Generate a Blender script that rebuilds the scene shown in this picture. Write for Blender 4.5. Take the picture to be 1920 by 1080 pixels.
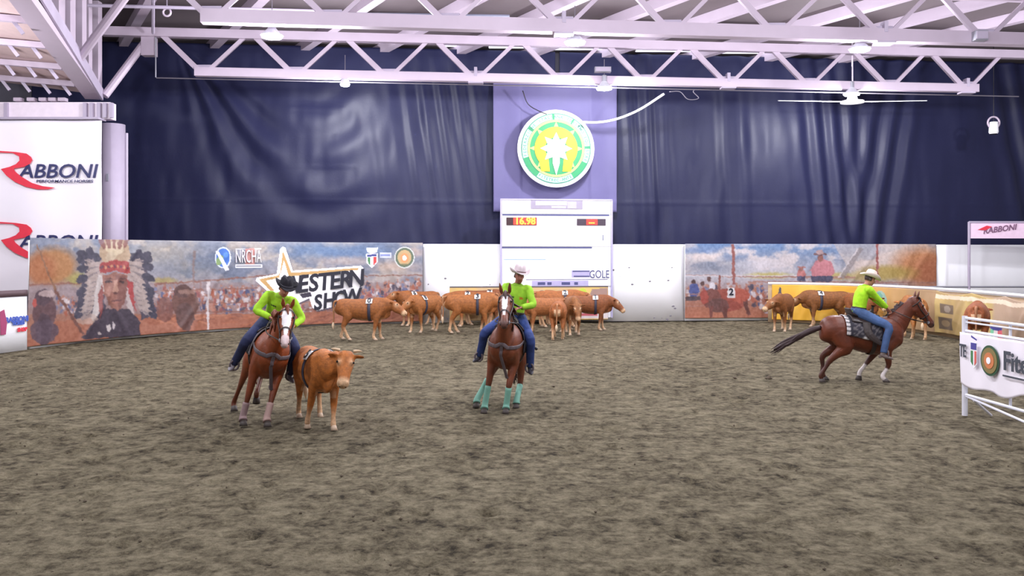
import bpy, bmesh, math, random
import numpy as np
from mathutils import Vector, Matrix
from mathutils.bvhtree import BVHTree

for _o in list(bpy.data.objects):
    bpy.data.objects.remove(_o)
SC = bpy.context.scene
COL = SC.collection
random.seed(7)
RNG = np.random.default_rng(11)
F = 1600.0          # focal length in pixels of a 1920 px wide frame
H = 2.5             # camera height

# ------------------------------------------------------------------ camera, world, exposure
cam_d = bpy.data.cameras.new('camera')
cam = bpy.data.objects.new('camera', cam_d)
COL.objects.link(cam)
cam.location = (0, 0, H)
cam.rotation_euler = (math.pi / 2, 0, 0)
cam_d.sensor_width = 36.0
cam_d.lens = 36.0 * F / 1920.0
cam_d.shift_y = -60.0 / 1920.0
cam_d.clip_end = 300
SC.camera = cam
SC.view_settings.view_transform = 'Standard'
SC.view_settings.look = 'None'
SC.view_settings.gamma = 1.0
SC.view_settings.use_curve_mapping = False
SC.view_settings.exposure = 0.0
world = bpy.data.worlds.new('world')
SC.world = world
world.use_nodes = True
world.node_tree.nodes['Background'].inputs[0].default_value = (0.93, 0.90, 1.0, 1)
world.node_tree.nodes['Background'].inputs[1].default_value = 0.42
LAMP_POWER = 1150.0

# ------------------------------------------------------------------ helpers
def lin(c):
    c = np.asarray(c, float) / 255.0
    return np.where(c <= 0.04045, c / 12.92, ((c + 0.055) / 1.055) ** 2.4)

def rgba(c):
    return tuple(float(x) for x in lin(c)) + (1.0,)

MATS = {}
def mat(name, c, rough=0.6, metal=0.0, var=0.12, scale=6.0, bump=0.0, bscale=40.0, emit=0.0, alpha=1.0):
    if name in MATS:
        return MATS[name]
    m = bpy.data.materials.new(name)
    m.use_nodes = True
    nt = m.node_tree
    b = nt.nodes['Principled BSDF']
    b.inputs['Roughness'].default_value = rough
    b.inputs['Metallic'].default_value = metal
    tc = nt.nodes.new('ShaderNodeTexCoord')
    nz = nt.nodes.new('ShaderNodeTexNoise')
    nz.inputs['Scale'].default_value = scale
    nz.inputs['Detail'].default_value = 4
    nt.links.new(tc.outputs['Object'], nz.inputs['Vector'])
    mix = nt.nodes.new('ShaderNodeMix')
    mix.data_type = 'RGBA'
    l = np.array(lin(c))
    mix.inputs[6].default_value = tuple(l * (1 - var)) + (1,)
    mix.inputs[7].default_value = tuple(np.minimum(l * (1 + var), 1)) + (1,)
    nt.links.new(nz.outputs[0], mix.inputs[0])
    nt.links.new(mix.outputs[2], b.inputs['Base Color'])
    if bump:
        n2 = nt.nodes.new('ShaderNodeTexNoise')
        n2.inputs['Scale'].default_value = bscale
        nt.links.new(tc.outputs['Object'], n2.inputs['Vector'])
        bp = nt.nodes.new('ShaderNodeBump')
        bp.inputs['Strength'].default_value = bump
        bp.inputs['Distance'].default_value = 0.02
        nt.links.new(n2.outputs[0], bp.inputs['Height'])
        nt.links.new(bp.outputs[0], b.inputs['Normal'])
    if emit:
        b.inputs['Emission Color'].default_value = rgba(c)
        b.inputs['Emission Strength'].default_value = emit
    MATS[name] = m
    return m

def attr_mat(name, rough=0.6, var=0.15, scale=30.0, bump=0.0, bscale=60.0, sheen=0.0):
    """material whose base colour is the mesh's own colour attribute, broken up by noise"""
    if name in MATS:
        return MATS[name]
    m = bpy.data.materials.new(name)
    m.use_nodes = True
    nt = m.node_tree
    b = nt.nodes['Principled BSDF']
    b.inputs['Roughness'].default_value = rough
    at = nt.nodes.new('ShaderNodeAttribute')
    at.attribute_name = 'Col'
    tc = nt.nodes.new('ShaderNodeTexCoord')
    nz = nt.nodes.new('ShaderNodeTexNoise')
    nz.inputs['Scale'].default_value = scale
    nz.inputs['Detail'].default_value = 5
    nt.links.new(tc.outputs['Object'], nz.inputs['Vector'])
    mr = nt.nodes.new('ShaderNodeMapRange')
    mr.inputs[1].default_value = 0.3
    mr.inputs[2].default_value = 0.7
    mr.inputs[3].default_value = 1 - var
    mr.inputs[4].default_value = 1 + var
    nt.links.new(nz.outputs[0], mr.inputs[0])
    mx = nt.nodes.new('ShaderNodeVectorMath')
    mx.operation = 'SCALE'
    nt.links.new(at.outputs['Color'], mx.inputs[0])
    nt.links.new(mr.outputs[0], mx.inputs['Scale'])
    nt.links.new(mx.outputs[0], b.inputs['Base Color'])
    if bump:
        n2 = nt.nodes.new('ShaderNodeTexNoise')
        n2.inputs['Scale'].default_value = bscale
        n2.inputs['Detail'].default_value = 3
        nt.links.new(tc.outputs['Object'], n2.inputs['Vector'])
        bp = nt.nodes.new('ShaderNodeBump')
        bp.inputs['Strength'].default_value = bump
        bp.inputs['Distance'].default_value = 0.01
        nt.links.new(n2.outputs[0], bp.inputs['Height'])
        nt.links.new(bp.outputs[0], b.inputs['Normal'])
    MATS[name] = m
    return m

def tag(o, label=None, cat=None, group=None, kind=None):
    if label: o['label'] = label
    if cat: o['category'] = cat
    if group: o['group'] = group
    if kind: o['kind'] = kind
    return o

def empty(name, loc=(0, 0, 0), rz=0.0, label=None, cat=None, group=None, kind=None, parent=None):
    o = bpy.data.objects.new(name, None)
    o.empty_display_size = 0.2
    COL.objects.link(o)
    o.location = loc
    o.rotation_euler = (0, 0, rz)
    if parent: o.parent = parent
    return tag(o, label, cat, group, kind)

def link(name, me, m=None, parent=None):
    o = bpy.data.objects.new(name, me)
    COL.objects.link(o)
    if m is not None:
        me.materials.clear()
        me.materials.append(m)
    if parent is not None:
        o.parent = parent
    return o

def mesh(name, V, Fc, m=None, parent=None, smooth=False, colors=None):
    me = bpy.data.meshes.new(name)
    me.from_pydata([tuple(map(float, v)) for v in V], [], Fc)
    me.update()
    if smooth:
        me.polygons.foreach_set('use_smooth', [True] * len(me.polygons))
    if colors is not None:
        setcol(me, colors)
    return link(name, me, m, parent)

def setcol(me, colors):
    a = me.color_attributes.new('Col', 'FLOAT_COLOR', 'POINT')
    c = np.ones((len(me.vertices), 4), np.float32)
    c[:, :3] = colors
    a.data.foreach_set('color', c.ravel())

def grid_mesh(name, P, m=None, parent=None, smooth=True, colors=None):
    """P: (rows, cols, 3) array of points"""
    R, C, _ = P.shape
    me = bpy.data.meshes.new(name)
    n = R * C
    me.vertices.add(n)
    me.vertices.foreach_set('co', P.reshape(-1).astype(np.float32))
    i = (np.arange(R - 1)[:, None] * C + np.arange(C - 1)[None, :]).reshape(-1)
    q = np.stack([i, i + 1, i + C + 1, i + C], 1).astype(np.int32)
    nf = len(q)
    me.loops.add(nf * 4)
    me.loops.foreach_set('vertex_index', q.reshape(-1))
    me.polygons.add(nf)
    me.polygons.foreach_set('loop_start', np.arange(0, nf * 4, 4, dtype=np.int32))
    me.polygons.foreach_set('use_smooth', np.full(nf, smooth))
    me.update(calc_edges=True)
    me.validate()
    if colors is not None:
        setcol(me, colors.reshape(-1, 3))
    return link(name, me, m, parent)

class G:
    """collects closed shapes"""
    def __init__(s):
        s.V = []; s.F = []
    def add(s, V, Fc):
        k = len(s.V)
        s.V += [tuple(v) for v in V]
        s.F += [tuple(i + k for i in f) for f in Fc]
        return s
    def box(s, c, d, R=None):
        c = Vector(c)
        V = []
        for x in (-.5, .5):
            for y in (-.5, .5):
                for z in (-.5, .5):
                    p = Vector((x * d[0], y * d[1], z * d[2]))
                    if R is not None: p = R @ p
                    V.append(c + p)
        return s.add(V, [(0, 1, 3, 2), (4, 6, 7, 5), (0, 4, 5, 1), (2, 3, 7, 6), (0, 2, 6, 4), (1, 5, 7, 3)])
    def bar(s, a, b, w, h, up=(0, 0, 1)):
        """box beam from a to b, w wide, h high"""
        a = Vector(a); b = Vector(b); t = (b - a)
        L = t.length; t.normalize()
        side = t.cross(Vector(up))
        if side.length < 1e-4: side = t.cross(Vector((1, 0, 0)))
        side.normalize(); u = side.cross(t)
        R = Matrix((t, side, u)).transposed()
        return s.box((a + b) / 2, (L, w, h), R)
    def tube(s, pts, rad, side=None, n=12, cap=True, sub=0):
        V, Fc = tube(pts, rad, side, n, cap, sub)
        return s.add(V, Fc)
    def ell(s, c, r, R=None, n=14, k=9):
        V = [];Fc = []
        c = Vector(c)
        for i in range(1, k):
            th = math.pi * i / k
            for j in range(n):
                ph = 2 * math.pi * j / n
                p = Vector((r[0] * math.sin(th) * math.cos(ph), r[1] * math.sin(th) * math.sin(ph), r[2] * math.cos(th)))
                if R is not None: p = R @ p
                V.append(c + p)
        top = Vector((0, 0, r[2])); bot = -top
        if R is not None: top = R @ top; bot = R @ bot
        V += [c + top, c + bot]
        a = len(V) - 2
        for i in range(k - 2):
            for j in range(n):
                j2 = (j + 1) % n
                Fc.append((i * n + j, (i + 1) * n + j, (i + 1) * n + j2, i * n + j2))
        for j in range(n):
            Fc.append((a, j, (j + 1) % n))
            Fc.append((a + 1, (k - 2) * n + (j + 1) % n, (k - 2) * n + j))
        return s.add(V, Fc)
    def lathe(s, prof, c=(0, 0, 0), n=20, R=None):
        V = []; Fc = []
        c = Vector(c)
        for (r, z) in prof:
            for j in range(n):
                a = 2 * math.pi * j / n
                p = Vector((r * math.cos(a), r * math.sin(a), z))
                if R is not None: p = R @ p
                V.append(c + p)
        for i in range(len(prof) - 1):
            for j in range(n):
                j2 = (j + 1) % n
                Fc.append((i * n + j, i * n + j2, (i + 1) * n + j2, (i + 1) * n + j))
        Fc.append(tuple(range(n))[::-1])
        Fc.append(tuple((len(prof) - 1) * n + j for j in range(n)))
        return s.add(V, Fc)
    def prism(s, poly, M, d):
        """flat polygon (2D) extruded by d, placed by matrix M (poly in local xy, extruded along local z)"""
        n = len(poly)
        V = [M @ Vector((p[0], p[1], 0)) for p in poly] + [M @ Vector((p[0], p[1], d)) for p in poly]
        Fc = [tuple(range(n))[::-1], tuple(range(n, 2 * n))]
        for i in range(n):
            j = (i + 1) % n
            Fc.append((i, j, n + j, n + i))
        return s.add(V, Fc)
    def build(s, name, m=None, parent=None, smooth=False):
        return mesh(name, s.V, s.F, m, parent, smooth)

def crom(A, sub):
    """Catmull-Rom through the rows of A"""
    A = np.asarray(A, float)
    if sub < 1 or len(A) < 3: return A
    P = np.vstack([2 * A[0] - A[1], A, 2 * A[-1] - A[-2]])
    out = []
    for i in range(1, len(P) - 2):
        for k in range(sub + 1):
            t = k / (sub + 1)
            p0, p1, p2, p3 = P[i - 1], P[i], P[i + 1], P[i + 2]
            out.append(0.5 * (2 * p1 + (p2 - p0) * t + (2 * p0 - 5 * p1 + 4 * p2 - p3) * t * t + (3 * p1 - p0 - 3 * p2 + p3) * t ** 3))
    out.append(P[-2])
    return np.array(out)

def tube(pts, rad, side=None, n=12, cap=True, sub=0):
    """swept ellipse; rad: one number, or (a, b) per point: a along `side`, b across it"""
    pts = [Vector(p) for p in pts]
    rr = []
    for i in range(len(pts)):
        r = rad[i] if isinstance(rad, (list, tuple, np.ndarray)) else rad
        rr.append((r, r) if not isinstance(r, (list, tuple, np.ndarray)) else tuple(r))
    A = crom([list(p) + list(r) for p, r in zip(pts, rr)], sub)
    if sub: A[:, 3:] = np.maximum(A[:, 3:], 0.002)
    P = [Vector(a[:3]) for a in A]
    V = []; Fc = []
    m = len(P)
    prev = None
    for i in range(m):
        t = (P[min(i + 1, m - 1)] - P[max(i - 1, 0)])
        if t.length < 1e-9: t = Vector((0, 0, 1))
        t.normalize()
        if side is not None:
            sd = Vector(side)
        elif prev is not None:
            sd = prev
        else:
            sd = Vector((0, 1, 0)) if abs(t.y) < 0.8 else Vector((1, 0, 0))
        sd = sd - t * sd.dot(t)
        if sd.length < 1e-6: sd = t.orthogonal()
        sd.normalize(); prev = sd
        u = t.cross(sd)
        for j in range(n):
            a = 2 * math.pi * j / n
            V.append(P[i] + sd * (A[i][3] * math.cos(a)) + u * (A[i][4] * math.sin(a)))
    for i in range(m - 1):
        for j in range(n):
            j2 = (j + 1) % n
            Fc.append((i * n + j, i * n + j2, (i + 1) * n + j2, (i + 1) * n + j))
    if cap:
        V += [P[0], P[-1]]
        for j in range(n):
            j2 = (j + 1) % n
            Fc.append((len(V) - 2, j2, j))
            Fc.append((len(V) - 1, (m - 1) * n + j, (m - 1) * n + j2))
    return V, Fc

def remesh(g, voxel, smooth=3, fac=0.5):
    """one continuous surface around all the shapes collected in g"""
    me = bpy.data.meshes.new('tmp')
    me.from_pydata([tuple(v) for v in g.V], [], g.F)
    o = bpy.data.objects.new('tmp', me)
    COL.objects.link(o)
    r = o.modifiers.new('r', 'REMESH'); r.mode = 'VOXEL'; r.voxel_size = voxel; r.use_smooth_shade = True
    if smooth:
        sm = o.modifiers.new('s', 'SMOOTH'); sm.factor = fac; sm.iterations = smooth
    dg = bpy.context.evaluated_depsgraph_get()
    res = bpy.data.meshes.new_from_object(o.evaluated_get(dg), depsgraph=dg)
    bpy.data.objects.remove(o); bpy.data.meshes.remove(me)
    return res

def coords(me):
    a = np.empty(len(me.vertices) * 3, np.float32)
    me.vertices.foreach_get('co', a)
    return a.reshape(-1, 3).astype(float)

def normals(me):
    a = np.empty(len(me.vertices) * 3, np.float32)
    me.vertices.foreach_get('normal', a)
    return a.reshape(-1, 3).astype(float)

_TXT = {}
def text(name, s, size, m, parent=None, M=None, ext=0.004, bold=0.0, shear=0.0, align='CENTER', sx=1.0, space=1.0, join=None):
    c = bpy.data.curves.new('txt', 'FONT')
    c.body = s; c.size = size; c.extrude = ext; c.offset = bold; c.shear = shear
    c.align_x = align; c.align_y = 'CENTER'; c.resolution_u = 3; c.space_character = space
    o = bpy.data.objects.new('txt', c)
    COL.objects.link(o)
    dg = bpy.context.evaluated_depsgraph_get()
    me = bpy.data.meshes.new_from_object(o.evaluated_get(dg), depsgraph=dg)
    bpy.data.objects.remove(o); bpy.data.curves.remove(c)
    if sx != 1.0: me.transform(Matrix.Diagonal((sx, 1, 1, 1)))
    if M is not None: me.transform(M)
    if join is not None:
        join.add([v.co for v in me.vertices], [tuple(p.vertices) for p in me.polygons])
        return None
    return link(name, me, m, parent)

def ik(a, c, l1, l2, pole):
    a = Vector(a); c = Vector(c); d = c - a; L = d.length
    if L >= (l1 + l2) * 0.999:
        return a + d * (l1 / (l1 + l2))
    d.normalize()
    x = (l1 * l1 - l2 * l2 + L * L) / (2 * L)
    h = math.sqrt(max(l1 * l1 - x * x, 0))
    p = Vector(pole); p = p - d * p.dot(d); p.normalize()
    return a + d * x + p * h

def gp(px, py):
    """ground point seen at a pixel of the photograph"""
    Y = F * H / (py - 480.0)
    return Vector(((px - 960.0) * Y / F, Y, 0))
def at(px, py, Y):
    return Vector(((px - 960.0) * Y / F, Y, H + (480.0 - py) * Y / F))

def frame(o, x, z):
    """matrix with origin o, local x along x, local z along z"""
    x = Vector(x).normalized(); z = Vector(z)
    z = (z - x * z.dot(x)).normalized(); y = z.cross(x)
    M = Matrix.Identity(4)
    for i in range(3):
        M[i][0] = x[i]; M[i][1] = y[i]; M[i][2] = z[i]; M[i][3] = o[i]
    return M

def fbm(h, w, cells, oct=4, rng=RNG, gain=0.5):
    out = np.zeros((h, w)); amp = 1.0; tot = 0
    cy, cx = cells
    for _ in range(oct):
        gy = max(2, int(cy) + 2); gx = max(2, int(cx) + 2)
        g = rng.random((gy, gx))
        y = np.linspace(0, gy - 1.001, h); x = np.linspace(0, gx - 1.001, w)
        iy = y.astype(int); ix = x.astype(int)
        fy = (y - iy)[:, None]; fx = (x - ix)[None, :]
        fy = fy * fy * (3 - 2 * fy); fx = fx * fx * (3 - 2 * fx)
        a = g[np.ix_(iy, ix)]; b = g[np.ix_(iy, ix + 1)]; c = g[np.ix_(iy + 1, ix)]; d = g[np.ix_(iy + 1, ix + 1)]
        out += amp * ((a * (1 - fx) + b * fx) * (1 - fy) + (c * (1 - fx) + d * fx) * fy)
        tot += amp; amp *= gain; cy *= 2; cx *= 2
    return out / tot

class Canvas:
    """print on a banner: colours on a fine grid, addressed in design units x0..x1, y0..y1 (y down)"""
    def __init__(s, x0, x1, y0, y1, w, h):
        s.x = np.linspace(x0, x1, w); s.y = np.linspace(y0, y1, h)
        s.X, s.Y = np.meshgrid(s.x, s.y)
        s.A = np.zeros((h, w, 3)); s.w = w; s.h = h
    def mixmask(s, mk, c, a=1.0):
        mk = (mk * a)[..., None]
        s.A = s.A * (1 - mk) + np.asarray(c, float) * mk
    def vgrad(s, stops):
        ys = [p[0] for p in stops]
        for k in range(3):
            s.A[:, :, k] = np.interp(s.y, ys, [p[1][k] for p in stops])[:, None]
    def ell(s, cx, cy, rx, ry, c, a=1.0, rot=0.0, soft=0.0):
        dx = s.X - cx; dy = s.Y - cy
        cr, sr = math.cos(rot), math.sin(rot)
        u = (dx * cr + dy * sr) / rx; v = (-dx * sr + dy * cr) / ry
        r = np.sqrt(u * u + v * v)
        mk = np.clip((1 + soft - r) / max(2 * soft, 1e-6), 0, 1) if soft else (r <= 1).astype(float)
        s.mixmask(mk, c, a)
    def mask(s, pts):
        p = np.asarray(pts, float)
        inside = np.zeros(s.X.shape, bool)
        j = len(p) - 1
        for i in range(len(p)):
            xi, yi = p[i]; xj, yj = p[j]
            if yi != yj:
                cnd = ((yi > s.Y) != (yj > s.Y)) & (s.X < (xj - xi) * (s.Y - yi) / (yj - yi) + xi)
                inside ^= cnd
            j = i
        return inside.astype(float)
    def poly(s, pts, c, a=1.0):
        s.mixmask(s.mask(pts), c, a)
    def line(s, x0, y0, x1, y1, w, c, a=1.0):
        d = math.hypot(x1 - x0, y1 - y0); nx, ny = -(y1 - y0) / d * w / 2, (x1 - x0) / d * w / 2
        s.poly([(x0 + nx, y0 + ny), (x1 + nx, y1 + ny), (x1 - nx, y1 - ny), (x0 - nx, y0 - ny)], c, a)
    def rect(s, x0, y0, x1, y1, c, a=1.0):
        s.mixmask(((s.X >= x0) & (s.X <= x1) & (s.Y >= y0) & (s.Y <= y1)).astype(float), c, a)
    def lin(s):
        return lin(s.A)
# ------------------------------------------------------------------ shared materials
M_STEEL = mat('white_painted_steel', (186, 171, 187), 0.5, 0.0, 0.06, 3)
M_STEEL2 = mat('lilac_painted_steel', (172, 161, 180), 0.5, 0.0, 0.08, 3)
M_ROOF = mat('grey_roof_sheet', (104, 93, 97), 0.75, 0, 0.1, 1.2, 0.1, 6)
M_WHITE = mat('white_board', (250, 250, 253), 0.45, 0, 0.02, 2)
M_PVC = mat('white_banner_vinyl', (246, 240, 248), 0.4, 0, 0.02, 2)
M_GREY = mat('grey_metal', (150, 150, 160), 0.4, 0.3, 0.1, 5)
M_DARK = mat('dark_plastic', (25, 22, 30), 0.5)
M_BLACK = mat('black_print', (30, 30, 45), 0.5)
M_NAVY = mat('navy_print', (45, 48, 95), 0.5)
M_RED = mat('red_print', (225, 55, 75), 0.45)
M_WIRE = mat('grey_wire', (120, 115, 125), 0.5, 0.3)
M_PRINT = attr_mat('printed_vinyl', 0.5, 0.04, 3.0)

def wl(px, off=0.0):
    """point of the back wall line at a pixel column (off: metres behind it)"""
    k = (px - 960.0) / F
    b = 32.34 + off
    X = b * k / (1 - 0.1 * k)
    return Vector((X, b + 0.1 * X, 0))
WDIR = Vector((1, 0.1, 0)).normalized()
WNRM = Vector((0.1, -1, 0)).normalized()      # towards the camera

# ------------------------------------------------------------------ floor
def make_floor():
    nx, ny = 640, 540
    x = np.linspace(-24, 24, nx); y = np.linspace(2.0, 37.0, ny)
    X, Y = np.meshgrid(x, y)
    h = (fbm(ny, nx, (6, 9), 3) - 0.5) * 0.10 + (fbm(ny, nx, (60, 80), 3) - 0.5) * 0.07
    # hoof prints: small pits with raised rims
    r = np.random.default_rng(5)
    pits = np.zeros_like(h)
    dx = x[1] - x[0]; dy = y[1] - y[0]
    for _ in range(5200):
        cx = r.integers(4, nx - 4); cy = int((r.random() ** 1.4) * (ny - 8)) + 4
        s = r.uniform(0.05, 0.11); k = 3
        sl = (slice(cy - k, cy + k + 1), slice(cx - k, cx + k + 1))
        d = np.hypot(X[sl] - x[cx], (Y[sl] - y[cy]))
        pits[sl] += -r.uniform(.015, .05) * np.exp(-(d / s) ** 2) + 0.014 * np.exp(-((d - 2 * s) / (0.6 * s)) ** 2)
    h += pits
    h -= h.mean() + 0.012
    P = np.stack([X, Y, np.minimum(h, 0.012)], -1)
    m = bpy.data.materials.new('arena_sand'); m.use_nodes = True
    nt = m.node_tree; b = nt.nodes['Principled BSDF']; b.inputs['Roughness'].default_value = 0.95
    b.inputs['Specular IOR Level'].default_value = 0.1
    tc = nt.nodes.new('ShaderNodeTexCoord')
    def nz(sc, det, rough=0.6):
        n = nt.nodes.new('ShaderNodeTexNoise'); n.inputs['Scale'].default_value = sc; n.inputs['Detail'].default_value = det
        n.inputs['Roughness'].default_value = rough
        nt.links.new(tc.outputs['Object'], n.inputs['Vector']); return n
    n1 = nz(0.4, 4); n2 = nz(3.2, 7, 0.75); n3 = nz(9, 5, 0.75)
    r1 = nt.nodes.new('ShaderNodeValToRGB')
    r1.color_ramp.elements[0].position = 0.40; r1.color_ramp.elements[0].color = rgba((56, 50, 40))  # dark stop deepens the sand tone with painted clod shade
    r1.color_ramp.elements[1].position = 0.59; r1.color_ramp.elements[1].color = rgba((152, 142, 118))
    e = r1.color_ramp.elements.new(0.475); e.color = rgba((108, 99, 80))
    mx = nt.nodes.new('ShaderNodeMath'); mx.operation = 'MULTIPLY_ADD'; mx.inputs[1].default_value = 0.46
    nt.links.new(n2.outputs[0], mx.inputs[0])
    m2 = nt.nodes.new('ShaderNodeMath'); m2.operation = 'MULTIPLY_ADD'; m2.inputs[1].default_value = 0.40
    nt.links.new(n3.outputs[0], m2.inputs[0])
    m3 = nt.nodes.new('ShaderNodeMath'); m3.operation = 'MULTIPLY'; m3.inputs[1].default_value = 0.14
    nt.links.new(n1.outputs[0], m3.inputs[0]); nt.links.new(m3.outputs[0], m2.inputs[2])
    nt.links.new(m2.outputs[0], mx.inputs[2])
    nt.links.new(mx.outputs[0], r1.inputs[0]); nt.links.new(r1.outputs[0], b.inputs['Base Color'])
    bp = nt.nodes.new('ShaderNodeBump'); bp.inputs['Strength'].default_value = 1.0; bp.inputs['Distance'].default_value = 0.09
    n4 = nz(9, 7, 0.75)
    nt.links.new(n4.outputs[0], bp.inputs['Height']); nt.links.new(bp.outputs[0], b.inputs['Normal'])
    o = grid_mesh('floor', P, m)
    tag(o, 'hoof-marked grey-brown sand floor of the arena', kind='structure')
    return o
floor = make_floor()

# ------------------------------------------------------------------ back wall and curtains
M_WALL = mat('grey_hall_wall', (110, 108, 120), 0.8)
g = G(); a = wl(-60, 1.6); b_ = wl(2080, 1.6)
g.bar(a + Vector((0, 0, 5.3)), b_ + Vector((0, 0, 5.3)), 0.1, 10.6)
tag(g.build('wall_back', M_WALL), 'grey end wall of the hall behind the curtains', kind='structure')

def curtain_mat(name, c, rough):
    m = mat(name, c, rough, 0, 0.10, 0.8, 0.12, 14)
    m.node_tree.nodes['Principled BSDF'].inputs['Specular IOR Level'].default_value = 0.22
    return m
M_CURT = curtain_mat('navy_tarpaulin', (34, 36, 65), 0.42)
M_CURT2 = curtain_mat('lilac_grey_tarpaulin', (104, 99, 140), 0.55)
def curtain(name, px0, px1, z0, z1, off, m, label, kind):
    A = wl(px0, off); B = wl(px1, off)
    n = int((B - A).length / 0.06); k = int((z1 - z0) / 0.08)
    s = np.linspace(0, 1, n); z = np.linspace(z0, z1, k)
    S, Z = np.meshgrid(s, z)
    X = A.x + (B.x - A.x) * S; Y = A.y + (B.y - A.y) * S
    D = np.zeros_like(S)
    w = fbm(k, n, (2, (B - A).length / 1.2), 3) - 0.5
    D += 0.16 * w
    if kind == 'left':
        # folds fanning out from the tie point at the upper left, and slack swags further right
        ax, az = -12.6, 10.6
        th = np.arctan2(az - Z, X - ax); r = np.hypot(X - ax, Z - az)
        wt = np.exp(-((th - 0.95) / 0.38) ** 2) * np.clip(r / 2.5, 0, 1) * np.clip((8.5 - r) / 3, 0, 1)
        D += 0.085 * np.sin(th * 24 + 0.6 * np.sin(r)) * wt
        cx, cz = -7.4, 9.6
        r2 = np.hypot((X - cx) * 0.95, Z - cz); 
        wt2 = np.clip((cz - Z) / 1.2, 0, 1) * np.exp(-((X - cx) / 2.3) ** 2) * np.clip(r2 / 1.2, 0, 1) * np.clip((7.5 - r2) / 2, 0, 1)
        D += 0.036 * np.sin(r2 * 4.4 + 0.5 * np.sin(X * 2)) * wt2
        wt3 = np.exp(-((X + 2.6) / 1.7) ** 2) * np.clip((10.5 - Z) / 1.5, 0, 1)
        D += 0.07 * np.sin((X + 0.14 * (Z - 7)) * 9.5) * wt3 * (0.4 + 0.6 * np.clip((Z - 4) / 4, 0, 1))
        for zz, x0, x1 in ((7.0, -8.6, -6.6), (5.9, -8.5, -5.9), (8.1, -8.4, -6.4)):
            D += 0.008 * np.exp(-((Z - zz) / 0.05) ** 2) * ((X > x0) & (X < x1))
    elif kind == 'right':
        for cx, wd, fr, tl in ((12.8, 1.3, 8.5, 0.10), (15.0, 1.3, 7.0, -0.16), (5.2, 0.9, 8.0, 0.05), (21.0, 1.0, 6, 0.2), (8.8, 1.0, 5.0, 0.05)):
            D += 0.085 * np.sin((X - cx + tl * (Z - 7)) * fr) * np.exp(-((X - cx + tl * (Z - 7)) / wd) ** 2)
    else:
        D += 0.05 * np.sin((S * 23) + 0.4 * Z) * (np.abs(S - 0.5) > 0.28)
    D += 0.015 * np.exp(-((Z - 4.6) / 0.05) ** 2)
    P = np.stack([X + WNRM.x * D, Y + WNRM.y * D, Z], -1)
    o = grid_mesh(name, P, m)
    sol = o.modifiers.new('thickness', 'SOLIDIFY'); sol.thickness = 0.01
    return o
tag(curtain('curtain', 60, 1041, 2.55, 10.45, 0.75, M_CURT, '', 'left'),
    'dark navy tarpaulin curtain with slack swags left of the round emblem', 'curtain', 'tarpaulin curtains on the end wall')
tag(curtain('curtain', 1049, 2060, 2.55, 10.45, 0.75, M_CURT, '', 'right'),
    'dark navy tarpaulin curtain with upright folds right of the round emblem', 'curtain', 'tarpaulin curtains on the end wall')
tag(curtain('curtain', 925, 1156, 4.2, 9.25, 0.45, M_CURT2, '', 'mid'),
    'paler lilac-grey curtain panel hanging behind the round emblem', 'curtain', 'tarpaulin curtains on the end wall')

# ------------------------------------------------------------------ ceiling, rafters, skylights
g = G(); g.box((0, 21, 10.7), (56, 32, 0.14))
ceil = tag(g.build('ceiling', M_ROOF), 'grey roof sheeting above the white trusses', kind='structure')
DR = Vector((-0.60, 1, 0)).normalized()
def rafter_at(px, py):
    p = at(px, py, F * (10.45 - H) / (480 - py))
    a = p - DR * 16; b = p + DR * 16
    # trim to the roof
    for q, sgn in ((a, 1), (b, -1)):
        pass
    t1 = (36.0 - p.y) / DR.y; t0 = (8.0 - p.y) / DR.y
    a = p + DR * t0; b = p + DR * t1
    if a.x > 27: a = p + DR * ((27 - p.x) / DR.x)
    if b.x < -27: b = p + DR * ((-27 - p.x) / DR.x)
    g = G(); g.bar(a, b, 0.30, 0.34)
    return g.build('rafter', M_STEEL, ceil)
for px, py in ((470, 15), (680, 12), (860, 14), (1030, 19), (1200, 21), (1375, 20), (1575, 26), (1785, 18), (1880, 40), (260, 30)):
    rafter_at(px, py)
M_SKY = mat('daylit_skylight', (235, 238, 255), 0.4, 0, 0.02, emit=1.6)
for x0, x1 in ((-2.6, -2.1), (-0.9, 1.2), (1.6, 4.4), (4.9, 7.2), (7.6, 10.2)):
    g = G(); g.box(((x0 + x1) / 2, 33.35 + 0.1 * (x0 + x1) / 2 - 0.35, 10.615), (x1 - x0, 0.55, 0.03))
    g.build('skylight', M_SKY, ceil)
g = G(); g.tube([at(655, 27, 24.5), at(955, 31, 25.3)], 0.06, n=8)
tag(g.build('roof_pipe', mat('slate_pipe', (110, 112, 130), 0.5)), 'slate grey pipe under the roof above the first lamps', 'pipe')
g = G(); g.tube([at(165, 10, 24.0), at(640, 22, 24.8)], 0.05, n=8)
tag(g.build('roof_pipe', M_STEEL2), 'thin pale pipe under the roof at upper left', 'pipe')

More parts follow.
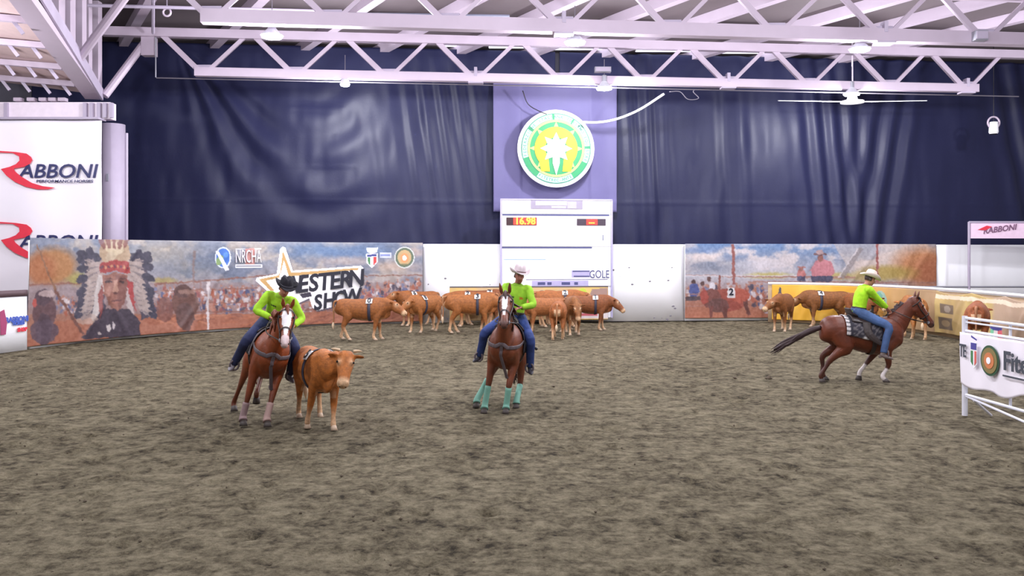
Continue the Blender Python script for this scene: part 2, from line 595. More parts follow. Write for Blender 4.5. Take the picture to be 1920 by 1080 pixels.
# ------------------------------------------------------------------ trusses
def truss(label, A, B, zt, nodes, chord, w, over_l, over_r, web):
    t = empty('roof_truss', A, 0, label, 'truss', 'white roof trusses')
    A = Vector(A); B = Vector(B); O = A.copy()
    def L(p): return Vector(p) - O
    d = (B - A).normalized()
    g = G(); g.bar(L(A), L(B), w, chord); g.build('bottom_chord', M_STEEL, t)
    up = Vector((0, 0, zt - A.z))
    g = G(); g.bar(L(A + up - d * over_l), L(B + up + d * over_r), w, chord); g.build('top_chord', M_STEEL, t)
    n = len(nodes)
    Lg = (B - A).length
    for i in range(n):
        p = A + (B - A) * nodes[i]
        pl = nodes[i] - (nodes[1] - nodes[0]) / 2 if i == 0 else (nodes[i - 1] + nodes[i]) / 2
        pr = nodes[i] + (nodes[-1] - nodes[-2]) / 2 if i == n - 1 else (nodes[i + 1] + nodes[i]) / 2
        for q, wd in ((pl, web), (pr, web * 0.72)):
            tp = A + (B - A) * q + up
            off = d * (0.10 if q > nodes[i] else -0.10)
            g = G(); g.bar(L(p + off), L(tp - off), wd * 0.7, wd); g.build('diagonal_brace', M_STEEL, t)
        g = G(); g.box(L(p + Vector((0, 0, chord * 0.5 + 0.02))), (0.5, 0.03, 0.16)); g.build('gusset_plate', M_STEEL2, t)
        if i % 3 == 0 and i:
            g = G(); g.box(L(p + Vector((0, 0, 0.05 + chord * .5))), (0.10, w + 0.04, 0.30)); g.build('splice_plate', M_STEEL2, t)
            g = G(); g.box(L(p - Vector((0, 0, chord * .5 + 0.03))), (0.5, w + 0.06, 0.05)); g.build('splice_flange', M_STEEL2, t)
    return t
ZB = 8.5
def tb(px, py): return at(px, py, F * (ZB - H) / (480 - py))
a = tb(366, 135); b_ = tb(1832, 166)
truss('white roof truss nearest the curtain, its whole lower chord in view', a, b_, 9.75,
      [((tb(p, 135 + (p - 366) * 31 / 1466.0) - a).length / (b_ - a).length) for p in (382, 555, 728, 892, 1053, 1210, 1365, 1517, 1668, 1812)], 0.28, 0.26, 2.9, 2.5, 0.17)
a = tb(378, 31); b_ = tb(2240, 84)
truss('white roof truss nearest the camera, cut off by the picture top', a, b_, 9.75,
      [((tb(p, 31 + (p - 378) * 53 / 1862.0) - a).length / (b_ - a).length) for p in (397, 623, 843, 1057, 1260, 1455, 1657, 1847, 2035, 2215)], 0.34, 0.30, 3.0, 0.5, 0.15)

# ------------------------------------------------------------------ side frame at the upper left
def part(name, fn, m, parent):
    g = G(); fn(g); return g.build(name, m, parent)
fr = empty('eave_frame', (-13.1, 27, 0), 0, 'white steel eave frame with raking beam above the left column', 'steel frame')
O = Vector((-13.1, 27, 0))
def L3(px, py, Y): return at(px, py, Y) - O
part('raking_beam', lambda g: g.bar(L3(176, 180, 26.9), L3(18, -36, 19.0), 0.5, 0.22), M_STEEL, fr)
part('beam_flange', lambda g: g.bar(L3(192, 178, 26.9), L3(70, -26, 20.0), 0.06, 0.36), M_STEEL2, fr)
for px, y1, Y, w in ((105, 88, 24.0, 0.34), (127, 100, 24.6, 0.30), (150, 95, 25.2, 0.26), (163, 150, 26.2, 0.22), (180, 175, 27.0, 0.26)):
    part('upright', lambda g: g.box((L3(px, y1, Y) + Vector((0, 0, 1.45))), (w, w, 2.9)), M_STEEL, fr)
for (p, q) in (((150, 108, 24.2), (236, -8, 22.6)), ((196, 180, 26.9), (280, 68, 28.0))):
    part('diagonal_strut', lambda g: g.tube([L3(*p), L3(*q)], 0.125, n=10), M_STEEL, fr)
part('end_box', lambda g: g.box(L3(280, 88, 27.8), (0.42, 0.3, 0.6)), M_STEEL, fr)
part('hanger_rod', lambda g: g.tube([L3(292, 70, 27.6), L3(292, 145, 27.6)], 0.02, n=6), M_GREY, fr)
part('hanger_rod', lambda g: g.tube([L3(287, -10, 24.6), L3(287, 62, 27.0)], 0.05, n=6), M_STEEL2, fr)
# side aisle roof seen from below, purlins with short brackets
g = G()
pA = at(172, 176, 27.2); pB = at(20, -40, 19.0)
Vv = [pA, pB, pB + Vector((-9, 0, 1.2)), pA + Vector((-9, 0, 1.2))]
Vv += [v + Vector((0, 0, 0.1)) for v in Vv]
g.add(Vv, [(0, 1, 2, 3), (7, 6, 5, 4), (0, 4, 5, 1), (1, 5, 6, 2), (2, 6, 7, 3), (3, 7, 4, 0)])
aisle = tag(g.build('ceiling', mat('aisle_roof', (205, 180, 178), 0.8)), 'pinkish side aisle roof at the upper left', kind='structure')
for (px, py, Y) in ((55, 38, 21.2), (88, 86, 22.9), (118, 126, 24.5), (142, 158, 26.0)):
    e = at(px, py, Y)
    f0 = e + Vector((-9, 0, 0.75))
    part('purlin', lambda g: g.bar(e, f0, 0.16, 0.16), M_STEEL, aisle)
    part('purlin_web', lambda g: g.bar(e + Vector((0, .25, .42)), f0 + Vector((0, .25, .42)), 0.05, 0.34), M_STEEL2, aisle)
    for k in range(5):
        q = e + Vector((-0.45 - k * 0.62, 0, 0.05 + k * 0.05))
        part('purlin_bracket', lambda g: g.bar(q, q + Vector((0.24, 0.1, -0.36)), 0.09, 0.09), M_STEEL2, aisle)

# fascia box, column
O2 = at(0, 190, 26.4)
fa = empty('fascia_box', (at(110, 190, 26.4).x, 26.4, 0), 0, 'white fluted fascia box on top of the left column', 'fascia')
O2 = Vector((at(110, 190, 26.4).x, 26.4, 0))
def L4(px, py, Y=26.4): return at(px, py, Y) - O2
z1 = L4(0, 191).z; z0 = L4(0, 222).z
part('fascia_panel', lambda g: g.box(((L4(-150, 0).x + L4(205, 0).x) / 2, 0.25, (z0 + z1) / 2), (L4(205, 0).x - L4(-150, 0).x, 0.4, z1 - z0)), mat('fascia_white', (228, 215, 226), 0.5), fa)
for px in (12, 160, 172, 186, 197, 209):
    part('fascia_rib', lambda g: g.bar(L4(px, 193), L4(px, 221), 0.10, 0.12, (0, 1, 0)), M_STEEL2, fa)
part('fascia_ledge', lambda g: g.box(((L4(-150, 0).x + L4(193, 0).x) / 2, -0.05, z0 - 0.03), (L4(193, 0).x - L4(-150, 0).x, 0.5, 0.06)), M_STEEL2, fa)
for px in (35, 60, 82, 100, 118):
    part('light_fitting', lambda g: g.box(L4(px, 187), (0.22, 0.2, 0.1)), M_STEEL, fa)
cx = at(212, 300, 27.0).x
cl = empty('column', (cx, 27.0, 0), 0, 'lilac-white round column beside the tall white banner', 'column')
part('shaft', lambda g: g.lathe([(0.36, 0), (0.36, 6.66)], n=28), M_STEEL2, cl).data.polygons.foreach_set('use_smooth', [True] * 30)
part('cable_clip', lambda g: g.box((0, -0.37, 4.95), (0.06, 0.05, 0.22)), M_GREY, cl)
part('downpipe', lambda g: g.tube([(0.38, 0.1, 0), (0.38, 0.1, 6.4)], 0.05, n=10), M_STEEL2, cl)

# tall white sponsor banner with two printed marks
YB = 26.3
X0 = at(-140, 0, YB).x; X1 = at(191, 0, YB).x
Zt = at(0, 226, YB).z; Zb = 1.35
nx, nz_ = 60, 50
XX, ZZ = np.meshgrid(np.linspace(X0, X1, nx), np.linspace(Zb, Zt, nz_))
YY = YB + 0.02 * np.sin(XX * 3.1) + 0.015 * np.sin(ZZ * 2 + XX)
bn = grid_mesh('wall_banner', np.stack([XX, YY, ZZ], -1), M_PVC)
bn.modifiers.new('t', 'SOLIDIFY').thickness = 0.012
tag(bn, 'tall white banner with red swoosh letters hanging left of the column', 'banner')
def swoosh(cy):
    o = []
    def p(x, y): v = at(x, y + cy, YB - 0.06); return (v.x, v.z)
    loop = [(-40, -42), (-18, -52), (0, -52), (30, -50), (50, -47), (58, -41), (61, -35), (57, -28), (45, -22), (26, -19), (28, -14), (40, -4), (60, 8), (80, 14), (104, 17), (90, 20), (70, 20), (48, 15), (28, 6), (12, -6), (2, -18), (18, -22), (30, -27), (37, -34), (36, -42), (24, -48), (0, -49), (-16, -49), (-38, -40)]
    Mx = Matrix(((1, 0, 0, 0), (0, 0, 1, YB - 0.075), (0, 1, 0, 0), (0, 0, 0, 1)))
    g = G(); g.prism([p(x, y) for x, y in loop], Mx, 0.012)
    g.build('red_swoosh', M_RED, bn)
    def TM(px, py): 
        v = at(px, py + cy, YB - 0.05)
        return Matrix(((1, 0, 0, v.x), (0, 0, -1, v.y), (0, 1, 0, v.z), (0, 0, 0, 1)))
    text('lettering', 'ABBONI', 0.60, M_NAVY, bn, TM(108, -13), 0.01, 0.006, 0.2, sx=1.1)
    text('lettering', 'PERFORMANCE HORSES', 0.12, M_NAVY, bn, TM(121, 5), 0.008, 0.001, 0.1, sx=1.35)
swoosh(335); swoosh(468)

# ------------------------------------------------------------------ lamps
M_GLOW = mat('lamp_glow', (245, 248, 255), 0.3, 0, 0.0, emit=30)
M_LAMPSH = mat('lamp_reflector', (215, 215, 225), 0.3, 0.2)
def lamp(px, py, label, Z=8.2, r=0.27, power=LAMP_POWER, hang=0.55):
    Y = F * (Z - H) / (480 - py)
    p = at(px, py, Y)
    t = empty('high_bay_lamp', p, 0, label, 'lamp', 'high bay lamps')
    part('reflector', lambda g: g.lathe([(0.09, 0.22), (0.13, 0.16), (r, 0.02), (r + 0.02, 0.0)], n=24), M_LAMPSH, t)
    part('lens', lambda g: g.lathe([(r, -0.002), (r * 0.95, -0.05), (r * 0.5, -0.075)], n=24), M_GLOW, t)
    part('driver_housing', lambda g: g.lathe([(0.08, 0.22), (0.08, 0.42), (0.05, 0.44)], n=14), M_GREY, t)
    part('cable', lambda g: g.tube([(0, 0, 0.42), (0, 0, 0.42 + hang)], 0.012, n=6), M_WIRE, t)
    ld = bpy.data.lights.new('lamp_light', 'POINT'); ld.energy = power; ld.color = (0.93, 0.93, 1.0); ld.shadow_soft_size = 0.22
    lo = bpy.data.objects.new('lamp_light', ld); COL.objects.link(lo); lo.parent = t; lo.location = (0, 0, -0.33)
    return t
lamp(510, 67, 'glowing lamp under the near truss, left of the picture')
lamp(1078, 79, 'glowing lamp under the near truss, above the round emblem')
lamp(1612, 92, 'glowing lamp under the near truss, above the ceiling fan')
lamp(647, 158, 'small glowing lamp under the far truss, left of the emblem', r=0.15)
lamp(1133, 165, 'glowing lamp under the far truss, just right of the emblem')
lamp(1597, 176, 'glowing lamp right above the hub of the ceiling fan')
# unseen lamps added for soft fill, repeating the visible rows over the arena
for k, (x, y) in enumerate(((-7.5, 14.5), (1.2, 15.3), (9.8, 16.1), (-7.0, 7.6), (1.7, 8.4), (10.3, 9.2))):
    p = Vector((x, y, 8.2))
    lamp(960 + F * x / y, 480 - F * (8.2 - H) / y, 'unseen fill lamp added over the %s part of the arena, %s' % (('middle', 'near')[k // 3], ('left', 'centre', 'right')[k % 3]))

# lamp added out of view at left to brighten the tall banner and fascia
lamp(960 - F * 14.6 / 20.0, 480 - F * (7.3 - H) / 20.0, 'added fill lamp in the side aisle, outside the picture at left', Z=7.3, power=800)
lamp(960 + F * 17.6 / 24.6, 480 - F * (8.2 - H) / 24.6, 'added fill lamp under the near truss, outside the picture at right')  # unseen lamp added to brighten the white board at far right

# ceiling fan
p = at(1598, 190, 31.4)
fan = empty('ceiling_fan', p, 0, 'white ceiling fan with long thin blades at the right', 'fan')
part('motor_hub', lambda g: g.lathe([(0.07, 0.28), (0.16, 0.2), (0.20, 0.05), (0.42, 0.0), (0.42, -0.06), (0.1, -0.1)], n=20), M_WHITE, fan)
for s in (-1, 1):
    part('blade', lambda g: g.add([(s * 0.3, -0.12, -0.02), (s * 0.3, 0.12, 0.02), (s * 2.72, 0.07, 0.05), (s * 2.72, -0.07, 0.02),
                                   (s * 0.3, -0.12, -0.05), (s * 0.3, 0.12, -0.01), (s * 2.72, 0.07, 0.03), (s * 2.72, -0.07, 0.0)],
                                  [(0, 1, 2, 3), (7, 6, 5, 4), (0, 4, 5, 1), (1, 5, 6, 2), (2, 6, 7, 3), (3, 7, 4, 0)]), M_WHITE, fan)
part('down_rod', lambda g: g.tube([(0, 0, 0.25), (0, 0, 2.4)], 0.03, n=8), M_STEEL, fan)

# steel wire under the far truss, cables, boxes
g = G(); g.tube([at(293, 146, 28.2), at(1910, 181, 31.5)], 0.022, n=6)
tag(g.build('steel_wire', M_WIRE), 'long thin steel wire stretched below the far truss', 'wire')
g = G()
g.tube([at(1090, 229, 31.9), at(1125, 229, 31.8), at(1160, 222, 31.5), at(1200, 205, 31), at(1245, 176, 30.4)], 0.045, n=8, sub=4)
tag(g.build('white_hose', M_WHITE, smooth=True), 'thick white cable curving from the emblem up to the truss', 'cable')
g = G()
g.tube([at(1255, 172, 30.3), at(1275, 172, 30.3), at(1290, 186, 30.3), at(1310, 184, 30.3), at(1300, 170, 30.3), at(1330, 166, 30.3), at(1380, 168, 30.4)], 0.015, n=6, sub=4)
tag(g.build('cable_loop', M_WIRE, smooth=True), 'thin grey cable looped below the far truss', 'cable')
g = G()
g.tube([at(980, 170, 32.0), at(990, 195, 32.2), at(1010, 208, 32.2), at(1025, 214, 32.2)], 0.02, n=6, sub=3)
tag(g.build('thin_cable', M_DARK, smooth=True), 'thin dark cable running down to the top of the emblem', 'cable')
for (px, py, Y, d, lab) in ((1130, 131, 28.8, (0.55, 0.25, 0.17), 'grey ballast box above the lamp beside the emblem'),
                            (1836, 68, 23.3, (0.34, 0.3, 0.26), 'grey junction box on the near truss at far right')):
    t = empty('junction_box', at(px, py, Y), 0, lab, 'box')
    part('case', lambda g: g.box((0, 0, 0), d), M_GREY, t)
    part('lid', lambda g: g.box((0, -d[1] / 2 - 0.01, 0), (d[0] * 0.9, 0.02, d[2] * 0.8)), M_STEEL2, t)
t = empty('roof_ring', at(313, 23, 24.6), 0, 'small pale ring hanging under the roof at upper left', 'ring')
def ring(g, R, r, n=20):
    pts = [(R * math.cos(2 * math.pi * i / n), 0, R * math.sin(2 * math.pi * i / n)) for i in range(n + 1)]
    g.tube(pts, r, side=(0, 1, 0), n=6, cap=False)
part('ring', lambda g: ring(g, 0.11, 0.03), M_STEEL, t)
part('hook', lambda g: g.tube([(0, 0, 0.11), (0, 0, 0.62)], 0.015, n=6), M_STEEL2, t)
# hanging white loudspeaker horn
t = empty('pendant_speaker', at(1863, 238, 32.2), 0, 'white canister speaker hanging on a cable at far right', 'speaker')
part('canister', lambda g: g.lathe([(0.02, 0.2), (0.15, 0.18), (0.16, 0.0), (0.17, -0.2), (0.14, -0.26), (0.02, -0.26)], n=18), M_WHITE, t)
part('bracket_ring', lambda g: ring(g, 0.22, 0.035), M_STEEL, t).location = (0, 0, 0.16)
part('grille', lambda g: g.lathe([(0.13, -0.262), (0.13, -0.28)], n=16), M_DARK, t)
part('cable', lambda g: g.tube([(0, 0, 0.18), (0, 0, 3.25)], 0.012, n=6), M_DARK, t)
# ------------------------------------------------------------------ arena boards
LPX = np.array([-160, -60, 50, 150, 260, 400, 520, 600, 700, 792.])
LPY = np.array([690, 672, 655, 643.5, 633, 621.5, 614.5, 611, 607.5, 605.2])
def lf(px, off=0.0):
    """left board line: ground point at a pixel column, curving from the side towards the end wall"""
    c = np.polyfit(LPX, LPY, 5)
    py = np.polyval(c, px)
    return gp(px, py)
RPX = np.array([1440, 1520, 1600, 1690, 1765, 1850, 1960.])
RPY = np.array([603.5, 606, 610.5, 619.5, 630, 645, 670.])
def rf(px):
    return gp(px, np.polyval(np.polyfit(RPX, RPY, 3), px))

def strip(name, fn, pxs, z0, z1, m, thick=0.05, off=0.0, nz=2, parent=None, colors=None, ripple=0.0, seed=1, cut=None, wave=0):
    P = np.array([list(fn(p)) for p in pxs])
    T = np.gradient(P, axis=0); T /= np.linalg.norm(T, axis=1)[:, None]
    N = np.stack([T[:, 1], -T[:, 0], 0 * T[:, 0]], 1)
    N *= np.sign(np.sum(N * -P, axis=1))[:, None]
    z = np.linspace(z1, z0, nz)
    r = np.random.default_rng(seed)
    D = np.zeros((nz, len(pxs)))
    if ripple:
        S = np.concatenate([[0], np.cumsum(np.linalg.norm(np.diff(P, axis=0), axis=1))])
        for _ in range(7):
            f = r.uniform(0.8, 4.0); k = r.uniform(-1.2, 1.2)
            D += ripple * np.sin(f * S[None, :] + k * z[:, None] + r.uniform(0, 6)) / f
        for _ in range(10):
            s0 = r.uniform(0, S[-1]); k = r.uniform(-.9, .9)
            D += ripple * 1.2 * np.exp(-((S[None, :] - s0 - k * (z[:, None] - z1)) / 0.13) ** 2) * np.clip((z1 - z[:, None]) / 0.4, 0.2, 1)
    Q = P[None] + N[None] * (off + D)[..., None]
    Q[..., 2] = z[:, None]
    if wave:
        S = np.linspace(0, wave * math.pi, len(pxs))
        Q[..., 2] -= (0.10 * np.abs(np.sin(S))[None] * ((z - z0) / (z1 - z0))[:, None] ** 2)
    o = grid_mesh(name, Q, m, parent, True, colors)
    sd = o.modifiers.new('thickness', 'SOLIDIFY'); sd.thickness = thick; sd.offset = 0
    return o

tag(strip('arena_board', lf, np.linspace(60, 792, 120), 0, 2.93, M_WHITE, 0.06, -0.10, 3),
    'white arena board behind the long painted banner at left', 'board', 'white arena boards')
tag(strip('arena_board', lf, np.linspace(-150, 49, 30), 0, 1.43, M_WHITE, 0.06, 0.0, 3),
    'low white arena board with blue lettering at far left', 'board', 'white arena boards')
lowb = COL.objects[-1]
def WM(P, nrm=None):
    """text placement on a surface facing nrm at P"""
    n = Vector(nrm or WNRM).normalized(); x = Vector((0, 0, 1)).cross(n).normalized()
    return frame(P, x, n)
def nrm_l(px):
    t = lf(px + 2) - lf(px - 2); n = Vector((t.y, -t.x, 0)).normalized()
    return n if n.y < 0 else -n
def onl(px, py, d=0.07):
    """point on the left board seen at a pixel"""
    g = lf(px); n = nrm_l(px)
    return at(px, py, g.y) + n * d
for s, px, py, sz, m in (('RABBONI', 28, 599, 0.20, mat('blue_print', (70, 95, 185), 0.5)), ('HORSES', 31, 606, 0.12, MATS['blue_print']),
                        ('SHOP', 38, 618, 0.14, M_RED)):
    text('lettering', s, sz, m, lowb, WM(onl(px, py), nrm_l(30)), 0.006, 0.008, 0, sx=0.9)
g = G(); g.prism([(-0.06, -0.3), (0.1, -0.3), (0.14, 0.0), (0.05, 0.35), (-0.08, 0.3)], WM(onl(1, 606, 0.05), nrm_l(5)), 0.02); g.build('red_figure_print', mat('maroon_print', (165, 70, 110), 0.5), lowb)
tag(strip('top_rail', lf, np.linspace(-150, 49, 30), 1.44, 1.60, mat('brown_rail', (95, 75, 80), 0.6), 0.08, 0.02, 2),
    'dark brown rail on top of the low board at far left', 'rail')
mud = mat('mud_splash', (120, 115, 125), 0.9)
def white_board(px0, px1, label, z1=2.95, marks=0, seed=3):
    o = tag(strip('arena_board', wl, np.linspace(px0, px1, 12), 0, z1, M_WHITE, 0.06, 0.0, 3), label, 'board', 'white arena boards')
    if marks:
        r = np.random.default_rng(seed); g = G()
        for _ in range(marks):
            px = r.uniform(px0 + 4, px1 - 4); z = 2.2 * r.random() ** 2.2 + 0.05
            p = wl(px) + WNRM * 0.032 + Vector((0, 0, z)); s = r.uniform(0.012, 0.05)
            g.prism([(s * math.cos(a) * r.uniform(.6, 1.6), s * math.sin(a) * r.uniform(.5, 1)) for a in np.linspace(0, 6.28, 7)[:-1]], WM(p), 0.004)
        q = g.build('mud_splashes', mud, o); q['kind'] = 'stuff'
    return o
white_board(793, 1282, 'plain white arena board behind the scoreboard, splashed with mud', marks=46)
white_board(1283, 1754, 'white arena board carrying the painted banner at right')
white_board(1755, 2010, 'plain white arena board at far right behind the gate frame', marks=0)

# ------------------------------------------------------------------ the long painted banner at left (flat print)
def clouds(c, y0, y1, seed, cols, stretch=(5, 14)):
    r = np.random.default_rng(seed)
    n = fbm(c.h, c.w, stretch, 5, r, 0.55); n2 = fbm(c.h, c.w, stretch, 5, r, 0.55)
    fade = np.clip((y1 - c.Y) / (0.25 * (y1 - y0)), 0, 1)
    c.mixmask(np.clip((n - 0.46) / 0.14, 0, 1) * fade, cols[0], 0.8)
    c.mixmask(np.clip((n2 - 0.54) / 0.10, 0, 1) * fade, cols[1], 0.75)
def crowd(c, x0, x1, y0, y1, n, seed, size=4.5):
    r = np.random.default_rng(seed)
    pal = [(70, 80, 125), (150, 70, 65), (205, 195, 200), (60, 55, 75), (185, 120, 95), (110, 115, 150), (170, 85, 60), (230, 220, 220)]
    for _ in range(n):
        x = r.uniform(x0, x1); y = r.uniform(y0, y1)
        col = pal[r.integers(len(pal))]
        c.ell(x, y + size * 1.1, size * r.uniform(.5, .8), size * r.uniform(.9, 1.3), col, 0.85)
        c.ell(x, y - size * .25, size * .38, size * .45, (175, 120, 100), 0.9)
def painterly(c, seed, amp=2.6):
    """brush-like wobble, grain and a slight painted haze of vinyl sheen"""
    r = np.random.default_rng(seed)
    dx = (fbm(c.h, c.w, (30, 120), 2, r) - .5) * 4 * amp; dy = (fbm(c.h, c.w, (30, 120), 2, r) - .5) * 4 * amp
    iy = np.clip(np.arange(c.h)[:, None] + dy, 0, c.h - 1).astype(int); ix = np.clip(np.arange(c.w)[None] + dx, 0, c.w - 1).astype(int)
    A = c.A[iy, ix]
    B = A.copy()
    B[1:-1, 1:-1] = (4 * A[1:-1, 1:-1] + A[:-2, 1:-1] + A[2:, 1:-1] + A[1:-1, :-2] + A[1:-1, 2:]) / 8
    B += ((fbm(c.h, c.w, (40, 160), 3, r) - .5) * 46)[..., None]
    c.A = np.clip(B * .82 + np.array((128, 118, 122)) * .18, 0, 255) * .94  # mixes the haze of vinyl sheen into the print colours
def horned(c, x, y, sx, sy, col, dark):
    c.ell(x, y, 22 * sx, 30 * sy, col); c.ell(x, y + 26 * sy, 15 * sx, 26 * sy, dark)
    c.ell(x - 4 * sx, y - 24 * sy, 15 * sx, 13 * sy, dark)
W_, H_ = 640, 150
def ym(px):  # design units: photo rows of the banner's top and bottom edge
    top = np.interp(px, [50, 230, 400, 600, 792], [440, 447, 452, 455, 457.])
    bot = np.interp(px, [50, 150, 260, 400, 600, 792], [651, 640, 630, 618, 608, 602.])
    return top, bot
class LeftCanvas(Canvas):
    def __init__(s):
        super().__init__(50, 792, 0, 1, W_, H_)
        t, b = ym(s.x)
        s.Y = t[None] + (b - t)[None] * np.linspace(0, 1, H_)[:, None]
c = LeftCanvas()
yy = np.clip((c.Y - 440) / 200, 0, 1)
for k in range(3):
    c.A[:, :, k] = np.interp(yy, [0, .25, .45, .6, .75, 1], [(120, 135, 160, 150, 160, 172), (135, 142, 152, 130, 108, 98), (160, 158, 158, 130, 88, 66)][k])
clouds(c, 440, 545, 21, [(196, 182, 168), (96, 112, 140)])
c.ell(95, 495, 45, 36, (178, 118, 62), 0.95, soft=.25); c.ell(70, 500, 30, 30, (168, 98, 55), 0.9, soft=.3)
c.ell(145, 522, 24, 14, (158, 148, 70), 0.9, soft=.3); c.ell(305, 525, 25, 6, (170, 150, 80), 0.8, soft=.3)
c.ell(300, 470, 60, 22, (190, 178, 160), 0.6, soft=.5); c.ell(350, 505, 50, 16, (120, 128, 140), 0.6, soft=.5)
c.ell(660, 475, 90, 18, (80, 120, 175), 0.55, soft=.6); c.ell(600, 470, 70, 10, (95, 135, 185), 0.5, soft=.6)
c.ell(650, 490, 60, 8, (215, 190, 175), 0.6, soft=.5); c.ell(740, 500, 40, 7, (215, 185, 165), 0.6, soft=.5); c.ell(775, 475, 20, 8, (225, 190, 170), 0.6, soft=.5)
# arena with crowd, rails and ground
c.rect(50, 530, 792, 588, (150, 128, 130), 0.65)
crowd(c, 285, 482, 536, 578, 230, 2); crowd(c, 660, 790, 524, 572, 170, 3); crowd(c, 100, 180, 545, 585, 60, 4, 4)
crowd(c, 482, 660, 540, 578, 120, 9)
for (x0, y0, x1, y1, w) in ((50, 530, 180, 528, 3), (285, 532, 360, 528, 3), (360, 528, 520, 515, 3), (285, 545, 480, 540, 1.6), (360, 568, 640, 566, 2), (360, 585, 660, 580, 3), (590, 520, 792, 516, 2), (650, 575, 792, 570, 3)):
    c.line(x0, y0, x1, y1, w, (140, 85, 70), 0.85)
c.poly([(50, 610), (150, 596), (300, 590), (480, 588), (792, 577), (792, 620), (50, 670)], (168, 98, 70), 0.95)
r = np.random.default_rng(8)
for _ in range(60):
    x = r.uniform(300, 790); y = r.uniform(590, 612)
    c.ell(x, y, r.uniform(5, 22), r.uniform(.8, 2), [(205, 135, 100), (130, 72, 55), (190, 110, 75)][r.integers(3)], 0.7, r.uniform(-.5, .3))
c.line(362, 470, 362, 535, 4, (135, 110, 105), 0.8); c.line(388, 527, 388, 619, 4.5, (225, 215, 215)); c.line(374, 525, 376, 590, 3, (150, 110, 100), .8)
# bulls
horned(c, 80, 585, 1.0, 1.25, (92, 62, 66), (72, 52, 62)); c.ell(84, 548, 16, 7, (205, 180, 175), .8); c.ell(62, 566, 4, 9, (190, 70, 60), .9)
c.ell(80, 620, 26, 22, (80, 62, 76), .9)
horned(c, 345, 568, 1.15, .95, (100, 62, 52), (84, 54, 50)); c.ell(350, 547, 18, 5, (170, 130, 115), .7); c.ell(306, 580, 16, 24, (120, 70, 60), .8)
c.poly([(330, 590), (362, 590), (352, 622), (338, 620)], (92, 58, 52), .9)
# spear
c.line(62, 452, 100, 545, 3.5, (130, 88, 60)); c.line(98, 540, 150, 626, 5.5, (110, 66, 55))
# feather headdress
def feather(x0, y0, ang, L, w, tip):
    ca, sa = math.cos(ang), math.sin(ang)
    cx, cy = x0 + ca * L * .5, y0 + sa * L * .5
    c.ell(cx, cy, L * .52, w, (176, 158, 150), 1, ang); c.ell(cx, cy + w * .5, L * .4, w * .35, (120, 108, 112), .8, ang)
    c.ell(x0 + ca * L * .9, y0 + sa * L * .9, L * .24, w * 1.05, tip, 1, ang)
dk = (50, 48, 66)
c.poly([(168, 455), (135, 590), (150, 600), (192, 585), (190, 500)], (62, 56, 72)); c.poly([(240, 470), (262, 600), (285, 592), (272, 500)], (62, 56, 72))
for i, (a, L) in enumerate(((-2.95, 46), (-2.6, 52), (-2.25, 46), (-1.95, 36), (2.95, 46), (2.65, 52), (2.4, 62), (2.2, 74))):
    feather(192, 492 + (i % 4) * 6, a, L, 7, dk)
for i, (a, L) in enumerate(((-.2, 46), (-.5, 48), (-.9, 42), (-1.2, 36), (.15, 48), (.45, 54), (.72, 64), (.95, 78))):
    feather(232, 492 + (i % 4) * 6, a, L, 7, dk)
for k in range(7):
    a = 2.0 + .06 * k
    feather(180 - k * 2, 520 + k * 9, 2.55, 34, 6, dk); feather(244 + k * 2, 520 + k * 9, .55, 36, 6, dk)
c.ell(213, 470, 28, 30, (178, 150, 118)); c.ell(213, 462, 17, 14, (215, 195, 160)); c.ell(205, 480, 10, 10, (200, 180, 150), .8)
for k in range(5):
    c.ell(190 + k * 11, 452, 4, 12, (110, 45, 45), .7, .2 * (k - 2))
c.poly([(184, 510), (186, 492), (213, 484), (238, 490), (241, 512), (213, 506)], (158, 48, 46)); 
for k in range(9):
    c.ell(188 + k * 6, 500 - 3 * math.sin(k * .4), 2, 3.4, (215, 175, 120) if k % 2 else (70, 40, 60), .8)
# braids, chest, face
c.poly([(180, 512), (165, 600), (180, 605), (195, 520)], (205, 195, 190)); c.poly([(236, 512), (248, 595), (238, 600), (228, 520)], (195, 180, 176))
c.poly([(183, 580), (145, 636), (260, 632), (258, 600), (236, 578)], (52, 42, 56)); c.poly([(150, 610), (135, 600), (165, 585), (180, 600)], (190, 165, 150), .7)
c.poly([(240, 560), (232, 520), (246, 530), (250, 585)], (165, 50, 50)); c.poly([(182, 600), (190, 560), (186, 530), (178, 560)], (140, 60, 56), .9)
c.poly([(187, 514), (213, 508), (236, 514), (234, 548), (228, 572), (214, 583), (200, 574), (190, 550)], (146, 92, 76))
c.poly([(213, 512), (236, 516), (234, 548), (228, 572), (216, 582), (214, 550)], (118, 70, 62), .75)
c.ell(200, 527, 7, 2.6, (60, 38, 42)); c.ell(225, 527, 6, 2.6, (55, 35, 40)); c.line(192, 521, 208, 522, 2.2, (90, 55, 50)); c.line(218, 522, 233, 520, 2.2, (80, 48, 46))
c.poly([(210, 524), (215, 524), (219, 547), (206, 548)], (196, 150, 128), .85); c.ell(212, 549, 7, 2.2, (86, 48, 46), .9)
c.line(203, 562, 223, 561, 2.6, (76, 38, 42)); c.ell(212, 566, 8, 2, (170, 105, 90), .7); c.ell(198, 545, 5, 8, (176, 120, 100), .7)
for k in range(6):
    c.line(192 + k, 552 + k * 4, 200 + k, 556 + k * 4, 1, (100, 60, 54), .6)
c.ell(198, 615, 4, 7, (215, 205, 200)); c.ell(208, 612, 3, 7, (205, 195, 195)); c.ell(180, 626, 3, 3, (190, 175, 170))
c.poly([(258, 600), (280, 610), (330, 605), (318, 622), (262, 628)], (176, 110, 84), .9)
painterly(c, 41, 1.0)
